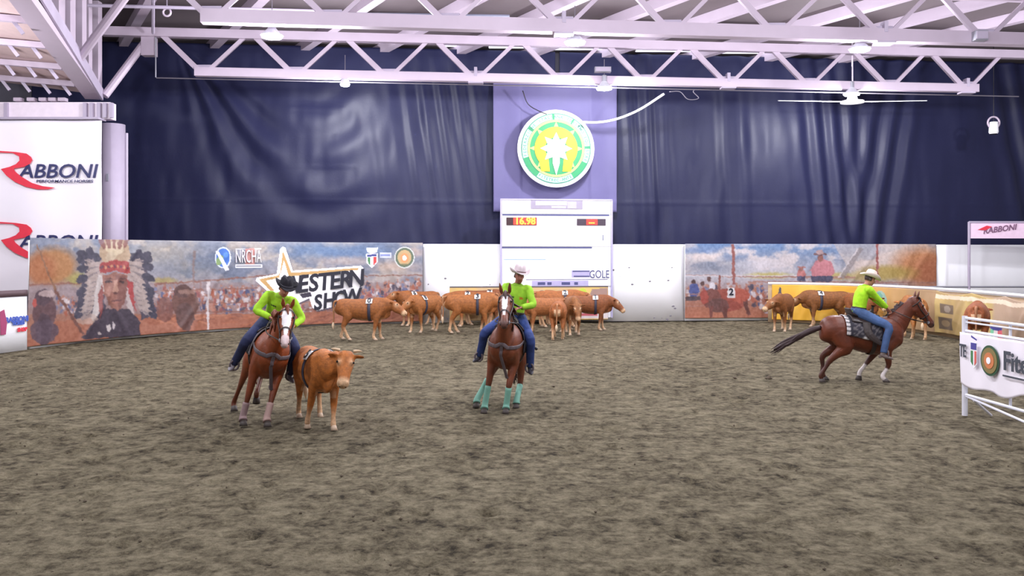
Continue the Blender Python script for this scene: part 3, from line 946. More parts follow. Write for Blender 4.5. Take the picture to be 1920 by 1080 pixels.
# globe mark, club lettering plate
c.ell(416, 483, 15, 20, (205, 212, 225)); c.ell(416, 483, 12.5, 17.5, (66, 110, 190)); c.ell(410, 488, 6, 10, (130, 155, 90), .9, .4); c.ell(421, 478, 5, 5, (95, 145, 215), .8)
c.poly([(402, 470), (407, 470), (428, 506), (420, 508)], (232, 232, 238))
c.rect(439, 466, 488, 467.5, (230, 230, 235)); c.rect(458, 466, 476, 496, (196, 130, 120), .8); c.rect(439, 496, 489, 502, (228, 228, 235)); c.rect(441, 498.4, 487, 499.8, (120, 120, 135))
# star logo: white border, gold arms
star = [(528, 463), (534, 464), (548, 508), (676, 499), (681, 503), (670, 563), (664, 567), (592, 583), (584, 577), (578, 560), (552, 572), (505, 552), (477, 527), (479, 521), (517, 514), (524, 467)]
c.poly([(x + 2, y + 2.5) for x, y in star], (70, 70, 90), .7); c.poly(star, (244, 242, 244))
c.poly([(529, 470), (545, 512), (672, 503), (672, 507), (540, 519), (531, 488), (524, 516), (524, 510)], (196, 156, 98))
c.poly([(483, 524), (519, 517), (523, 512), (522, 521), (496, 527), (512, 545), (506, 547)], (196, 156, 98))
c.poly([(560, 552), (580, 548), (583, 556), (566, 560)], (60, 55, 70))
# tricolour shield, small plate, round mark
c.poly([(686, 466), (708, 465), (706, 474), (697, 477), (689, 474)], (226, 228, 235)); c.poly([(686, 477), (708, 476), (708, 492), (697, 504), (687, 494)], (235, 236, 242))
c.rect(688, 478, 706, 482, (66, 74, 140)); c.poly([(689, 483), (694, 483), (694, 499), (690, 494)], (70, 130, 80)); c.poly([(700, 483), (706, 483), (705, 493), (700, 499)], (205, 70, 70))
c.rect(711, 475, 733, 485, (200, 205, 228)); c.rect(713, 478, 731, 482, (120, 130, 185), .8)
c.ell(758, 484, 19, 20, (205, 208, 205)); c.ell(758, 484, 17, 18, (98, 112, 92)); c.ell(758, 484, 13, 14, (192, 164, 120)); c.ell(758, 485, 8, 9, (214, 150, 100)); c.ell(758, 485, 4, 5, (240, 232, 224)); c.rect(752, 495, 764, 498, (110, 110, 80), .7)
c.ell(690, 450, 500, 8, (225, 222, 228), .25, soft=.6)
ban = strip('painted_banner', lf, c.x, 0.07, 2.99, M_PRINT, 0.012, 0.06, H_, colors=c.lin(), ripple=0.022, seed=6)
tag(ban, 'long painted banner with a feathered headdress portrait and star logo at left', 'banner', 'painted banners')
for s, x0, x1, y0, y1, sz, sx in (('WESTERN', 544, 665, 536, 523, 0.84, 0.92), ('SHOW', 593, 657, 568, 557, 0.74, 0.86)):
    for i, ch in enumerate(s):
        px = x0 + (x1 - x0) * i / (len(s) - 1); py = y0 + (y1 - y0) * i / (len(s) - 1)
        M = WM(onl(px, py, 0.12), nrm_l(px)) @ Matrix.Rotation(math.radians(6), 4, 'Z')
        text('letter', ch, sz, M_BLACK, ban, M, 0.012, 0.022, 0.18, sx=sx)
text('lettering', 'NRCHA', 0.62, mat('pale_print', (225, 220, 225), 0.5), ban, WM(onl(463, 482, 0.115), nrm_l(463)), 0.02, 0.0, 0, sx=0.43)

# ------------------------------------------------------------------ painted banner at right (flat print)
c = Canvas(1283, 1753, 455, 600, 440, 140)
c.vgrad([(455, (92, 130, 180)), (490, (140, 150, 172)), (520, (185, 185, 195)), (545, (165, 140, 140)), (575, (170, 105, 80)), (600, (185, 110, 80))])
clouds(c, 455, 525, 31, [(205, 200, 205), (240, 222, 214)], (5, 9))
c.ell(1330, 500, 60, 12, (110, 120, 140), .6, soft=.5); c.ell(1420, 495, 50, 10, (200, 200, 212), .6, soft=.5); c.ell(1310, 468, 40, 5, (90, 125, 180), .6, soft=.5)
c.poly([(1560, 455), (1753, 455), (1753, 525), (1600, 525)], (228, 205, 190), .55)
c.ell(1730, 500, 55, 38, (200, 120, 62), .85, soft=.35); c.ell(1745, 510, 30, 30, (170, 92, 55), .8, soft=.4); c.ell(1660, 512, 50, 14, (178, 150, 62), .85, soft=.4); c.ell(1620, 520, 40, 10, (190, 165, 90), .7, soft=.4)
c.ell(1440, 517, 40, 6, (195, 180, 80), .8, soft=.4); c.ell(1570, 518, 22, 7, (190, 170, 80), .8, soft=.4)
crowd(c, 1284, 1430, 532, 556, 70, 12, 6); crowd(c, 1395, 1450, 545, 575, 40, 13, 5)
c.ell(1299, 545, 10, 14, (66, 78, 140)); c.ell(1298, 528, 3.5, 4.5, (70, 45, 45)); c.ell(1315, 532, 3.5, 4.5, (80, 50, 48)); c.ell(1333, 538, 6, 9, (225, 220, 228)); c.ell(1327, 524, 3.5, 5, (90, 55, 50))
for (x0, y0, x1, y1, w) in ((1283, 516, 1600, 520, 2.5), (1350, 518, 1600, 522, 3), (1400, 529, 1753, 532, 3), (1283, 553, 1320, 552, 2.5), (1283, 576, 1330, 575, 3)):
    c.line(x0, y0, x1, y1, w, (165, 115, 100), .85)
c.line(1283, 517, 1500, 517, 1.2, (225, 222, 230), .8); c.line(1283, 562, 1330, 560, 9, (58, 48, 55), .85)
c.line(1372, 455, 1374, 534, 5.5, (150, 84, 76)); c.line(1642, 455, 1642, 530, 4, (165, 90, 85)); c.line(1347, 515, 1347, 545, 4, (140, 80, 70))
c.line(1612, 462, 1575, 522, 9, (150, 140, 140), .8); c.line(1606, 462, 1569, 522, 3, (235, 225, 225), .8)
# painted bull with a number
c.ell(1360, 565, 40, 22, (150, 66, 52)); c.ell(1332, 562, 18, 20, (112, 60, 52)); c.ell(1345, 575, 20, 14, (90, 58, 55), .8); c.ell(1385, 556, 18, 14, (172, 76, 56))
c.ell(1318, 558, 8, 14, (160, 64, 52)); c.poly([(1328, 575), (1335, 575), (1333, 598), (1328, 598)], (110, 55, 48)); c.poly([(1352, 578), (1362, 578), (1362, 600), (1354, 600)], (98, 52, 46)); c.poly([(1390, 568), (1398, 565), (1405, 594), (1399, 596)], (100, 55, 48))
c.rect(1362, 541, 1376, 560, (238, 236, 238))
# painted cowboy and child
c.poly([(1517, 505), (1526, 488), (1540, 484), (1556, 490), (1563, 512), (1550, 524), (1524, 524)], (206, 128, 136)); c.ell(1536, 482, 6, 7.5, (150, 95, 85)); c.ell(1535, 474, 12, 3, (104, 70, 72)); c.ell(1535, 471, 7, 4.5, (170, 140, 140))
c.poly([(1518, 518), (1560, 518), (1556, 530), (1522, 530)], (66, 66, 92)); c.ell(1501, 514, 8, 9, (190, 110, 105)); c.ell(1500, 503, 4, 5, (150, 95, 85)); c.ell(1500, 500, 9, 2, (165, 95, 85)); c.poly([(1492, 518), (1508, 518), (1508, 528), (1492, 528)], (70, 70, 98))
for (x, y, w) in ((1437, 545, 3), (1437, 560, 3), (1437, 575, 3), (1437, 588, 3)):
    c.rect(1430, y, 1447, y + w, (190, 188, 200), .8)
painterly(c, 42, .8)
banr = strip('painted_banner', wl, c.x, 0.10, 2.97, M_PRINT, 0.012, 0.08, c.h, colors=c.lin(), ripple=0.018, seed=9)
tag(banr, 'painted banner with a red bull and a pink-shirted cowboy at right', 'banner', 'painted banners')
text('lettering', '2', 0.36, M_BLACK, banr, WM(wl(1369) + WNRM * 0.125 + Vector((0, 0, 1.10))), 0.01, 0.01)

# ------------------------------------------------------------------ low banners at right
c = Canvas(1447, 1765, 0, 1, 260, 50)
c.vgrad([(0, (232, 178, 62)), (0.5, (226, 168, 50)), (1, (222, 170, 52))])
n = fbm(c.h, c.w, (2, 8), 4, np.random.default_rng(3)); c.mixmask(np.clip((n - .5) / .2, 0, 1), (240, 196, 90), .6)
c.mixmask(np.clip((c.X - 1600) / 80, 0, 1), (196, 158, 112), 0.9)
c.mixmask(np.clip((c.X - 1700) / 20, 0, 1), (176, 146, 112), 0.9)
c.poly([(1456, .45), (1461, .08), (1464, .08), (1468, .5), (1465, .5), (1462, .25), (1459, .45)], (80, 75, 85))
c.ell(1655, .42, 13, .33, (150, 180, 165)); c.ell(1655, .55, 9, .25, (226, 170, 90)); c.ell(1653, .25, 7, .12, (110, 160, 140))
o = strip('sponsor_banner', rf, c.x, 0.10, 1.42, M_PRINT, 0.012, 0.10, c.h, colors=c.lin(), ripple=0.02, seed=4)
tag(o, 'low yellow and tan banner with a teal round mark behind the galloping horse', 'banner', 'low sponsor banners')
tag(strip('arena_board', rf, np.linspace(1440, 1960, 60), 0, 1.40, mat('tan_board', (178, 152, 122), 0.6), 0.06, 0.0, 3),
    'low tan arena board curving forward at right', 'board')
tag(strip('top_rail', rf, np.linspace(1440, 1955, 60), 1.43, 1.51, M_WHITE, 0.08, 0.03, 2), 'white rail on top of the low tan board at right', 'rail')
c = Canvas(1764, 1960, 0, 1, 200, 60)
c.A[:] = (202, 176, 116)
n = fbm(c.h, c.w, (2, 6), 4, np.random.default_rng(5)); c.mixmask(np.clip((n - .5) / .2, 0, 1), (178, 150, 112), .6)
c.rect(1772, .28, 1796, .52, (128, 112, 96)); c.rect(1769, .62, 1795, .90, (118, 104, 90)); c.ell(1784, .40, 6, .09, (168, 155, 140)); c.ell(1781, .76, 8, .08, (160, 140, 110))
c.mixmask(np.clip((c.X - 1868) / 8, 0, 1), (186, 160, 140), .9); c.rect(1870, .72, 1876, .95, (120, 190, 150)); c.rect(1876, .72, 1884, .95, (235, 225, 225)); c.rect(1884, .72, 1892, .95, (225, 110, 120))
c.ell(1880, .68, 12, .06, (70, 70, 140)); c.mixmask((np.abs(c.Y - .10 - .03 * np.sin(c.X * .09)) < .05).astype(float), (240, 225, 200), .9)
o = strip('sponsor_banner', rf, c.x, 0.12, 1.42, M_PRINT, 0.012, 0.12, c.h, colors=c.lin(), ripple=0.03, seed=5, wave=3)
tag(o, 'sagging cream banner with small pictures on the low board at far right', 'banner', 'low sponsor banners')

# low banner below the scoreboard
c = Canvas(843, 1140, 0, 1, 200, 40)
c.A[:] = (205, 176, 130)
n = fbm(c.h, c.w, (2, 9), 4, np.random.default_rng(15)); c.mixmask(np.clip((n - .48) / .2, 0, 1), (232, 196, 96), .6)
c.rect(843, 0, 1140, .05, (60, 52, 60)); c.poly([(1110, .1), (1140, .05), (1140, .9), (1085, .9)], (160, 130, 120)); c.ell(1092, .22, 8, .16, (185, 205, 70)); c.rect(1075, .75, 1140, .95, (215, 205, 205)); c.rect(1080, .8, 1120, .88, (190, 90, 100))
o = strip('sponsor_banner', lambda p: wl(p, -0.75), c.x, 0.12, 1.38, M_PRINT, 0.012, 0.0, c.h, colors=c.lin(), ripple=0.01, seed=2)
tag(o, 'low tan banner below the scoreboard behind the herd', 'banner', 'low sponsor banners')

# ------------------------------------------------------------------ scoreboard
SBO = wl(1043, -0.45); SBO.z = 0
sb = empty('scoreboard', SBO, math.atan2(WDIR.y, WDIR.x), 'tall white scoreboard with red digit displays below the emblem', 'scoreboard')
YS = SBO.y - 0.14
def sx_(px): return (px - 1043) * YS / F
def sz_(py): return H + (480 - py) * YS / F
def slab(name, px0, py0, px1, py1, m, y0=-0.13, d=0.05, parent=None):
    g = G(); g.box(((sx_(px0) + sx_(px1)) / 2, y0 - d / 2 + (0.0), (sz_(py0) + sz_(py1)) / 2), (sx_(px1) - sx_(px0), d, sz_(py0) - sz_(py1)))
    return g.build(name, m, parent or sb)
M_LINE = mat('slate_line', (75, 78, 125), 0.5)
M_LILAC = mat('lilac_print', (178, 172, 210), 0.5)
slab('cabinet', 938, 375, 1148, 596, M_WHITE, 0.12, 0.2)
slab('header_panel', 940, 376, 1146, 401, M_WHITE, -0.08, 0.05)
slab('timer_panel', 940, 405, 1146, 462, M_WHITE, -0.08, 0.05)
slab('picture_panel', 940, 466, 1146, 536, M_WHITE, -0.08, 0.05)
slab('gap_line', 941, 402, 1143, 404.5, M_LINE, -0.10, 0.02)
slab('gap_line', 940, 463, 1110, 465.5, M_LINE, -0.10, 0.02)
slab('frame_edge', 936.5, 374, 939.5, 596, M_LILAC, -0.09, 0.06); slab('frame_edge', 1146.5, 374, 1149.5, 596, M_LILAC, -0.09, 0.06); slab('frame_edge', 937, 373, 1149, 375.5, M_LILAC, -0.09, 0.06)
q = slab('header_sign', 994, 376, 1092, 392, mat('grey_sign', (150, 142, 160), 0.5), -0.13, 0.02)
slab('sign_plate', 1003, 377.5, 1062, 385, M_WHITE, -0.15, 0.01, q); slab('sign_plate', 1033, 387, 1060, 390, M_WHITE, -0.15, 0.01, q); slab('sign_picture', 1063, 378, 1080, 391, mat('grey_picture', (172, 168, 185), 0.5), -0.15, 0.01, q)
slab('trim_line', 1009, 397, 1070, 398.5, M_LILAC, -0.13, 0.01)
q = slab('timer_display', 948, 408, 1005, 422.5, mat('display_black', (50, 12, 22), 0.4), -0.13, 0.03)
M_LED = mat('amber_led', (255, 150, 40), 0.4, 0, 0, emit=5.0); M_LEDR = mat('red_led', (255, 40, 35), 0.4, 0, 0, emit=4.0)
def sbM(px, py, y=-0.175): return Matrix(((1, 0, 0, sx_(px)), (0, 0, -1, y), (0, 1, 0, sz_(py)), (0, 0, 0, 1)))
slab('led_field', 961, 409, 1004, 421.5, mat('red_led_field', (235, 50, 40), 0.4, 0, 0, emit=1.2), -0.16, 0.008, q)
text('digits', '16.98', 0.36, M_LED, q, sbM(983, 415.2), 0.006, 0.008, 0, sx=0.98)
q = slab('score_display', 1081, 410, 1136, 422.5, mat('display_grey', (62, 48, 62), 0.4), -0.13, 0.03)
slab('led_field', 1099, 411, 1120, 421.5, MATS['red_led_field'], -0.16, 0.008, q)
text('digits', '---', 0.34, M_LED, q, sbM(1109, 416.5), 0.006, 0.004, 0, sx=0.7)
text('digits', '1', 0.30, M_LINE, sb, sbM(1131, 446, -0.14), 0.006)
slab('print_line', 943, 485.5, 1022, 487, mat('sky_print', (150, 185, 225), 0.5), -0.13, 0.008)
q = slab('picture_print', 1071, 507, 1106, 520, M_LILAC, -0.13, 0.01)
slab('print_bar', 1073, 507.5, 1105, 509.5, M_LINE, -0.142, 0.006, q); slab('print_bar', 1075, 517, 1105, 519, M_LINE, -0.142, 0.006, q)
text('lettering', 'GOLE', 0.42, M_LINE, sb, sbM(1124, 515, -0.14), 0.006, 0.0, 0, sx=0.72)
slab('print_line', 985, 523.5, 1140, 524.5, MATS['slate_line'], -0.13, 0.008)
q = slab('picture_strip', 996, 526, 1103, 537, M_LILAC, -0.13, 0.01)
for px0, px1 in ((1007, 1021), (1025, 1033), (1052, 1068), (1076, 1083)):
    slab('print_bar', px0, 529, px1, 534, M_LINE, -0.142, 0.006, q)

# ------------------------------------------------------------------ round emblem
EC = wl(1042, -0.05); EC.z = H + (480 - 279) * EC.y / F
em = empty('round_emblem', EC, math.atan2(WDIR.y, WDIR.x), 'round green and gold emblem with a horseshoe and compass star', 'emblem')
UE = EC.y / F     # metres per pixel at the emblem
M_GRN = mat('emblem_green', (42, 140, 88), 0.6); M_CYAN = mat('emblem_pale', (168, 212, 202), 0.6)
M_YEL = mat('emblem_yellow', (222, 182, 34), 0.6); M_CRM = mat('emblem_cream', (220, 200, 110), 0.6); M_EDG = mat('emblem_dark_green', (40, 120, 95), 0.5)
EM = Matrix(((1, 0, 0, 0), (0, 0, -1, 0), (0, 1, 0, 0), (0, 0, 0, 1)))   # local xy = emblem plane, z towards the camera
def disc(name, r0, r1, a0, a1, z, d, m, n=48):
    k = max(3, int(n * abs(a1 - a0) / 360))
    aa = np.radians(np.linspace(a0, a1, k + 1))
    g = G()
    if r0 <= 0:
        poly = [(r1 * UE * math.cos(a), r1 * UE * math.sin(a)) for a in aa[:-1]]
        g.prism(poly, EM @ Matrix.Translation((0, 0, z)), d)
    else:
        for i in range(k):
            g.prism([(r * UE * math.cos(a), r * UE * math.sin(a)) for r, a in ((r0, aa[i]), (r1, aa[i]), (r1, aa[i + 1]), (r0, aa[i + 1]))], EM @ Matrix.Translation((0, 0, z)), d)
    return g.build(name, m, em)
disc('backing_disc', 0, 72.5, 0, 360, 0.0, 0.08, M_WHITE, 64)
disc('green_field', 0, 65, 0, 360, 0.08, 0.012, M_GRN, 64)
for a0, a1 in ((197, 143 + 3), (140, 97), (93, 60), (57, 5), (0, -25), (235, 301)):
    q = disc('text_band', 54.5, 64, a0, a1, 0.092, 0.010, M_CYAN, 90)
def arc_text(s, a0, a1, r, flip=False):
    g = G()
    for i, ch in enumerate(s):
        if ch == ' ': continue
        a = math.radians(a0 + (a1 - a0) * (i + .5) / len(s))
        M = EM @ Matrix.Translation((r * UE * math.cos(a), r * UE * math.sin(a), 0.103)) @ Matrix.Rotation(a - math.pi / 2 + (math.pi if flip else 0), 4, 'Z')
        text('x', ch, 0.155, None, None, M, 0.003, 0.002, join=g)
    o = g.build('ring_lettering', M_EDG, em); o['kind'] = 'stuff'
arc_text('FEDERAZIONE ITALIANA TURISMO EQUESTRE', 196, -24, 59)
arc_text('FITETREC-ANTE', 236, 300, 59.5, True)
disc('edge_ring', 64.3, 65.8, 0, 360, 0.092, 0.016, M_EDG, 64)
disc('edge_ring', 53.5, 54.6, 0, 360, 0.092, 0.012, M_EDG, 64)
disc('gold_ring', 49.5, 53.5, 0, 360, 0.092, 0.016, M_CRM, 64)
# horseshoe
g = G()
kk = 34
oa = [(40.5 * math.cos(math.radians(a)), 40.5 * math.sin(math.radians(a))) for a in np.linspace(-38, 218, kk)]
ia = [(21 * math.cos(math.radians(a)), 21 * math.sin(math.radians(a))) for a in np.linspace(-45, 225, kk)]
for i in range(kk - 1):
    g.prism([(x * UE, y * UE) for x, y in (ia[i], oa[i], oa[i + 1], ia[i + 1])], EM @ Matrix.Translation((0, 0, 0.092)), 0.022)
for s in (-1, 1):
    g.prism([(s * x * UE, y * UE) for x, y in (((ia[0][0]), ia[0][1]), (12, -43), (28, -43), (oa[0][0], oa[0][1]))], EM @ Matrix.Translation((0, 0, 0.092)), 0.022)
g.build('horseshoe', M_YEL, em)
for k in range(8):
    a = math.radians(90 * k / 2); long = 30 if k != 6 else 50
    w = 6.5
    g = G(); c0, s0 = math.cos(a), math.sin(a)
    pts = [(0 + s0 * w, -c0 * w), (c0 * long * .55 + s0 * w, s0 * long * .55 - c0 * w), (c0 * long, s0 * long), (c0 * long * .55 - s0 * w, s0 * long * .55 + c0 * w), (-s0 * w, c0 * w)]
    g.prism([(x * UE, y * UE) for x, y in pts], EM @ Matrix.Translation((0, 0, 0.112 + 0.0006 * k)), 0.014)
    g.build('star_ray', M_WHITE, em)
    if k != 6:
        b0, b1 = 41, 50
        g = G(); pts = [(c0 * b1, s0 * b1), (c0 * b0 + s0 * 4, s0 * b0 - c0 * 4), (c0 * b0 - s0 * 4, s0 * b0 + c0 * 4)]
        g.prism([(x * UE, y * UE) for x, y in pts], EM @ Matrix.Translation((0, 0, 0.093)), 0.012)
        g.build('ring_point', M_CRM, em)

# ------------------------------------------------------------------ gate frame at far right
p = wl(1817, -1.6); OG = Vector((p.x, p.y, 0))
gf = empty('gate_frame', OG, 0, 'white metal gate frame with a pink sign on top at far right', 'gate')
def LG(px, py): return at(px, py, OG.y) - OG
part('post', lambda g: g.tube([(0, 0, 0), (0, 0, LG(0, 416).z)], 0.05, n=10), M_STEEL2, gf)
part('post', lambda g: g.tube([(3.2, 0, 0), (3.2, 0, LG(0, 416).z)], 0.05, n=10), M_STEEL2, gf)
part('cross_bar', lambda g: g.tube([(0, 0, LG(0, 417).z), (3.2, 0, LG(0, 417).z)], 0.05, n=10), M_STEEL2, gf)
part('cross_bar', lambda g: g.tube([(-3.4, 0, LG(0, 538).z), (3.2, 0, LG(0, 538).z)], 0.035, n=10), M_GREY, gf)
q = part('sign_board', lambda g: g.box((1.6, -0.03, (LG(0, 419).z + LG(0, 447).z) / 2), (3.1, 0.05, LG(0, 419).z - LG(0, 447).z)), mat('pink_white_sign', (246, 214, 236), 0.45), gf)
def GM(px, py): v = LG(px, py); return Matrix(((1, 0, 0, v.x), (0, 0, -1, -0.07), (0, 1, 0, v.z), (0, 0, 0, 1)))
text('lettering', 'RABBONI', 0.30, mat('mauve_print', (128, 92, 120), 0.5), q, GM(1872, 430) @ Matrix.Rotation(0.13, 4, 'Z'), 0.006, 0.006, 0.3)
g = G(); g.prism([(-0.75, 0.0), (-0.4, 0.16), (-0.2, 0.12), (-0.45, -0.02)], GM(1868, 431), 0.01); g.build('red_swoosh', M_RED, q)

# ------------------------------------------------------------------ front fence at right with a white banner
FO = gp(1809, 779); FD = Vector((0.04, -1.0, 0)).normalized()
fe = empty('fence_panel', FO, math.atan2(FD.y, FD.x), 'white tubular fence panel with a printed banner at the right edge', 'fence')
M_TUBE = mat('white_tube', (225, 225, 235), 0.35)
FL = 3.2
def bar2(name, p, q, r=0.022): return part(name, lambda g: g.tube([p, q], r, n=10), M_TUBE, fe)
bar2('post', (0, 0, 0), (0, 0, 1.56), 0.042); bar2('post', (FL, 0, 0), (FL, 0, 1.56), 0.042); bar2('post', (1.1, 0.03, 0.3), (1.1, 0.03, 1.54), 0.02)
for z in (1.53, 1.33, 0.33): bar2('rail', (0, 0, z), (FL, 0, z))
bar2('rail', (0, 0, 1.465), (FL, 0, 1.465), 0.014)
bar2('brace', (0.02, 0, 0.31), (FL, 0, 0.0 + 0.03), 0.018); bar2('foot', (0.25, 0.0, 0.28), (0.12, 0.35, 0.02), 0.02)
nxx = 60
ss = np.linspace(0.0, FL, nxx); zz = np.linspace(0, 1, 24)
S, Zq = np.meshgrid(ss, zz)
bot = 0.52 - 0.06 * np.sin(S * 2.2) - 0.03 * np.sin(S * 7)
Zf = bot + (1.31 - bot) * Zq
Yf = -0.055 - 0.016 * np.sin(S * 6 + 2 * Zq) - 0.012 * np.sin(S * 13 + 1)
fb = grid_mesh('fence_banner', np.stack([S, Yf, Zf], -1), M_PVC, fe); fb.modifiers.new('t', 'SOLIDIFY').thickness = 0.008
def FM(s, z, y=-0.10): return Matrix(((1, 0, 0, s), (0, 0, -1, y), (0, 1, 0, z), (0, 0, 0, 1)))
M_FGRN = mat('forest_print', (50, 85, 60), 0.5)
text('lettering', 'TE', 0.28, mat('charcoal_print', (70, 75, 85), 0.5), fb, FM(0.02, 1.02), 0.004, 0.004, align='LEFT', sx=.6)
def flat(name, pts, M, m, d=0.006): g = G(); g.prism(pts, M, d); return g.build(name, m, fb)
flat('shield_print', [(-.08, .2), (.08, .2), (.08, -.12), (0, -.2), (-.08, -.12)], FM(0.42, 0.99), M_WHITE)
flat('shield_print', [(-.07, .19), (.07, .19), (.07, .09), (-.07, .09)], FM(0.42, 0.99, -.107), mat('indigo_print', (75, 70, 150), 0.5))
flat('shield_print', [(-.07, .07), (-.02, .07), (-.02, -.15), (-.07, -.1)], FM(0.42, 0.99, -.107), mat('leaf_print', (70, 130, 80), 0.5))
flat('shield_print', [(.025, .07), (.07, .07), (.07, -.1), (.025, -.15)], FM(0.42, 0.99, -.107), mat('coral_print', (225, 105, 100), 0.5))
flat('shield_print', [(-.07, .30), (.07, .25), (.07, .23), (-.07, .27)], FM(0.42, 0.99), MATS['indigo_print'])
circ = lambda r: [(r * math.cos(a), r * math.sin(a)) for a in np.linspace(0, 2 * math.pi, 33)[:-1]]
flat('round_print', circ(.225), FM(0.82, 0.96), M_FGRN); flat('round_print', circ(.19), FM(0.82, 0.96, -.107), mat('olive_print', (135, 120, 75), 0.5)); flat('round_print', circ(.12), FM(0.82, 0.96, -.114), mat('rust_print', (205, 125, 80), 0.5)); flat('round_print', circ(.05), FM(0.82, 0.96, -.121), M_WHITE)
text('lettering', 'Fitetrec', 0.38, MATS['charcoal_print'], fb, FM(1.13, 0.99), 0.004, 0.008, align='LEFT')
flat('underline_print', [(0, .01), (1.9, .01), (1.9, -.015), (0, -.015)], FM(1.13, 0.79), MATS['charcoal_print'])
# ------------------------------------------------------------------ animals
M_COAT = attr_mat('horse_coat', 0.47, 0.22, 7, 0.25, 60)
M_HIDE = attr_mat('cattle_hide', 0.7, 0.28, 16, 0.6, 55)
M_SKIN = attr_mat('skin', 0.55, 0.06, 20)
M_CLOTH = attr_mat('cloth', 0.8, 0.14, 12, 0.8, 14)
M_EYE = mat('dark_eye', (18, 12, 12), 0.15)
M_LEATHER = mat('dark_leather', (46, 34, 32), 0.5, 0, 0.25, 20)
M_TACK = mat('grey_brown_tack', (92, 80, 84), 0.6, 0, 0.25, 30)
M_HOOF = mat('hoof', (70, 62, 58), 0.6)

def seg_dist(P, a, b):
    a = np.array(a); b = np.array(b); d = b - a
    t = np.clip(((P - a) @ d) / max(d @ d, 1e-9), 0, 1)
    return np.linalg.norm(P - (a + t[:, None] * d), axis=1), t

def torso_at(rings, x):
    """centre z, half width, half height of the barrel at x"""
    A = crom([list(r) for r in rings], 6)
    return [np.interp(x, A[:, 0], A[:, k]) for k in (1, 2, 3)]

def wrap_sheet(rings, T, x0, x1, a0, a1, off, nx=10, na=20, flare=0.0):
    """sheet lying on the barrel between two stations and two angles (degrees from the spine)"""
    P = np.zeros((na, nx, 3))
    for j, x in enumerate(np.linspace(x0, x1, nx)):
        z, w, h = torso_at(rings, x)
        for i, a in enumerate(np.radians(np.linspace(a0, a1, na))):
            k = off + flare * abs(math.sin(a))
            v = T @ Vector((x, (w + k) * math.sin(a), z + (h + k) * math.cos(a)))
            P[i, j] = v
    return P

def sheet(name, P, m, parent, th=0.012, colors=None):
    o = grid_mesh(name, P, m, parent, True, colors)
    s = o.modifiers.new('thickness', 'SOLIDIFY'); s.thickness = th; s.offset = 0
    return o

HRINGS = [(-0.80, 1.13, .07, .09), (-0.74, 1.13, .19, .21), (-0.55, 1.165, .265, .30), (-0.25, 1.13, .265, .295), (0.05, 1.07, .285, .335),
          (0.35, 1.07, .265, .385), (0.55, 1.10, .255, .35), (0.72, 1.11, .215, .27), (0.82, 1.11, .11, .15)]
CRINGS = [(-0.80, 1.00, .06, .08), (-0.75, .98, .17, .20), (-0.58, .97, .235, .26), (-0.30, .93, .26, .29), (0.0, .90, .285, .325),
          (0.28, .905, .275, .335), (0.5, .93, .25, .31), (0.66, .93, .19, .25), (0.76, .92, .09, .13)]

def Tmat(dz=0.0, roll=0.0, pitch=0.0, dx=0.0, dy=0.0, yaw=0.0):
    """moves the trunk on its legs: roll towards the animal's left, pitch nose-up"""
    return (Matrix.Translation((dx, dy, dz)) @ Matrix.Rotation(math.radians(yaw), 4, 'Z') @ Matrix.Rotation(-math.radians(roll), 4, 'X') @ Matrix.Rotation(-math.radians(pitch), 4, 'Y'))

def leg_front(T, s, foot, horse=True, lk=1.0):
    """joints shoulder..hoof; foot = fetlock position in the ground frame"""
    if horse:
        sh = T @ Vector((0.62, s * 0.15, 1.08)); el = T @ Vector((0.46, s * 0.17, 0.84)); l1, l2 = 0.40, 0.31
    else:
        sh = T @ Vector((0.55, s * 0.14, 0.92)); el = T @ Vector((0.46, s * 0.16, 0.70)); l1, l2 = 0.33, 0.25
    ft = Vector(foot)
    kn = ik(el, ft, l1 * lk, l2 * lk, (1, 0, 0.1))
    return sh, el, kn, ft
def leg_hind(T, s, foot, horse=True, lk=1.0):
    if horse:
        hp = T @ Vector((-0.48, s * 0.15, 1.15)); stf = T @ Vector((-0.36, s * 0.18, 0.86)); l1, l2 = 0.45, 0.39
    else:
        hp = T @ Vector((-0.52, s * 0.14, 0.98)); stf = T @ Vector((-0.40, s * 0.17, 0.74)); l1, l2 = 0.36, 0.33
    ft = Vector(foot)
    hk = ik(stf, ft, l1 * lk, l2 * lk, (-1, 0, 0.1))
    return hp, stf, hk, ft

def hoof_pts(ft, back=0.0, k=1.0):
    """pastern and hoof below a fetlock; back > 0 tips the hoof backwards (lifted foot)"""
    d = Vector((0.55 - 1.5 * back, 0, -0.83)).normalized()
    c = ft + d * 0.085 * k
    e = ft + d * 0.15 * k
    return c, e

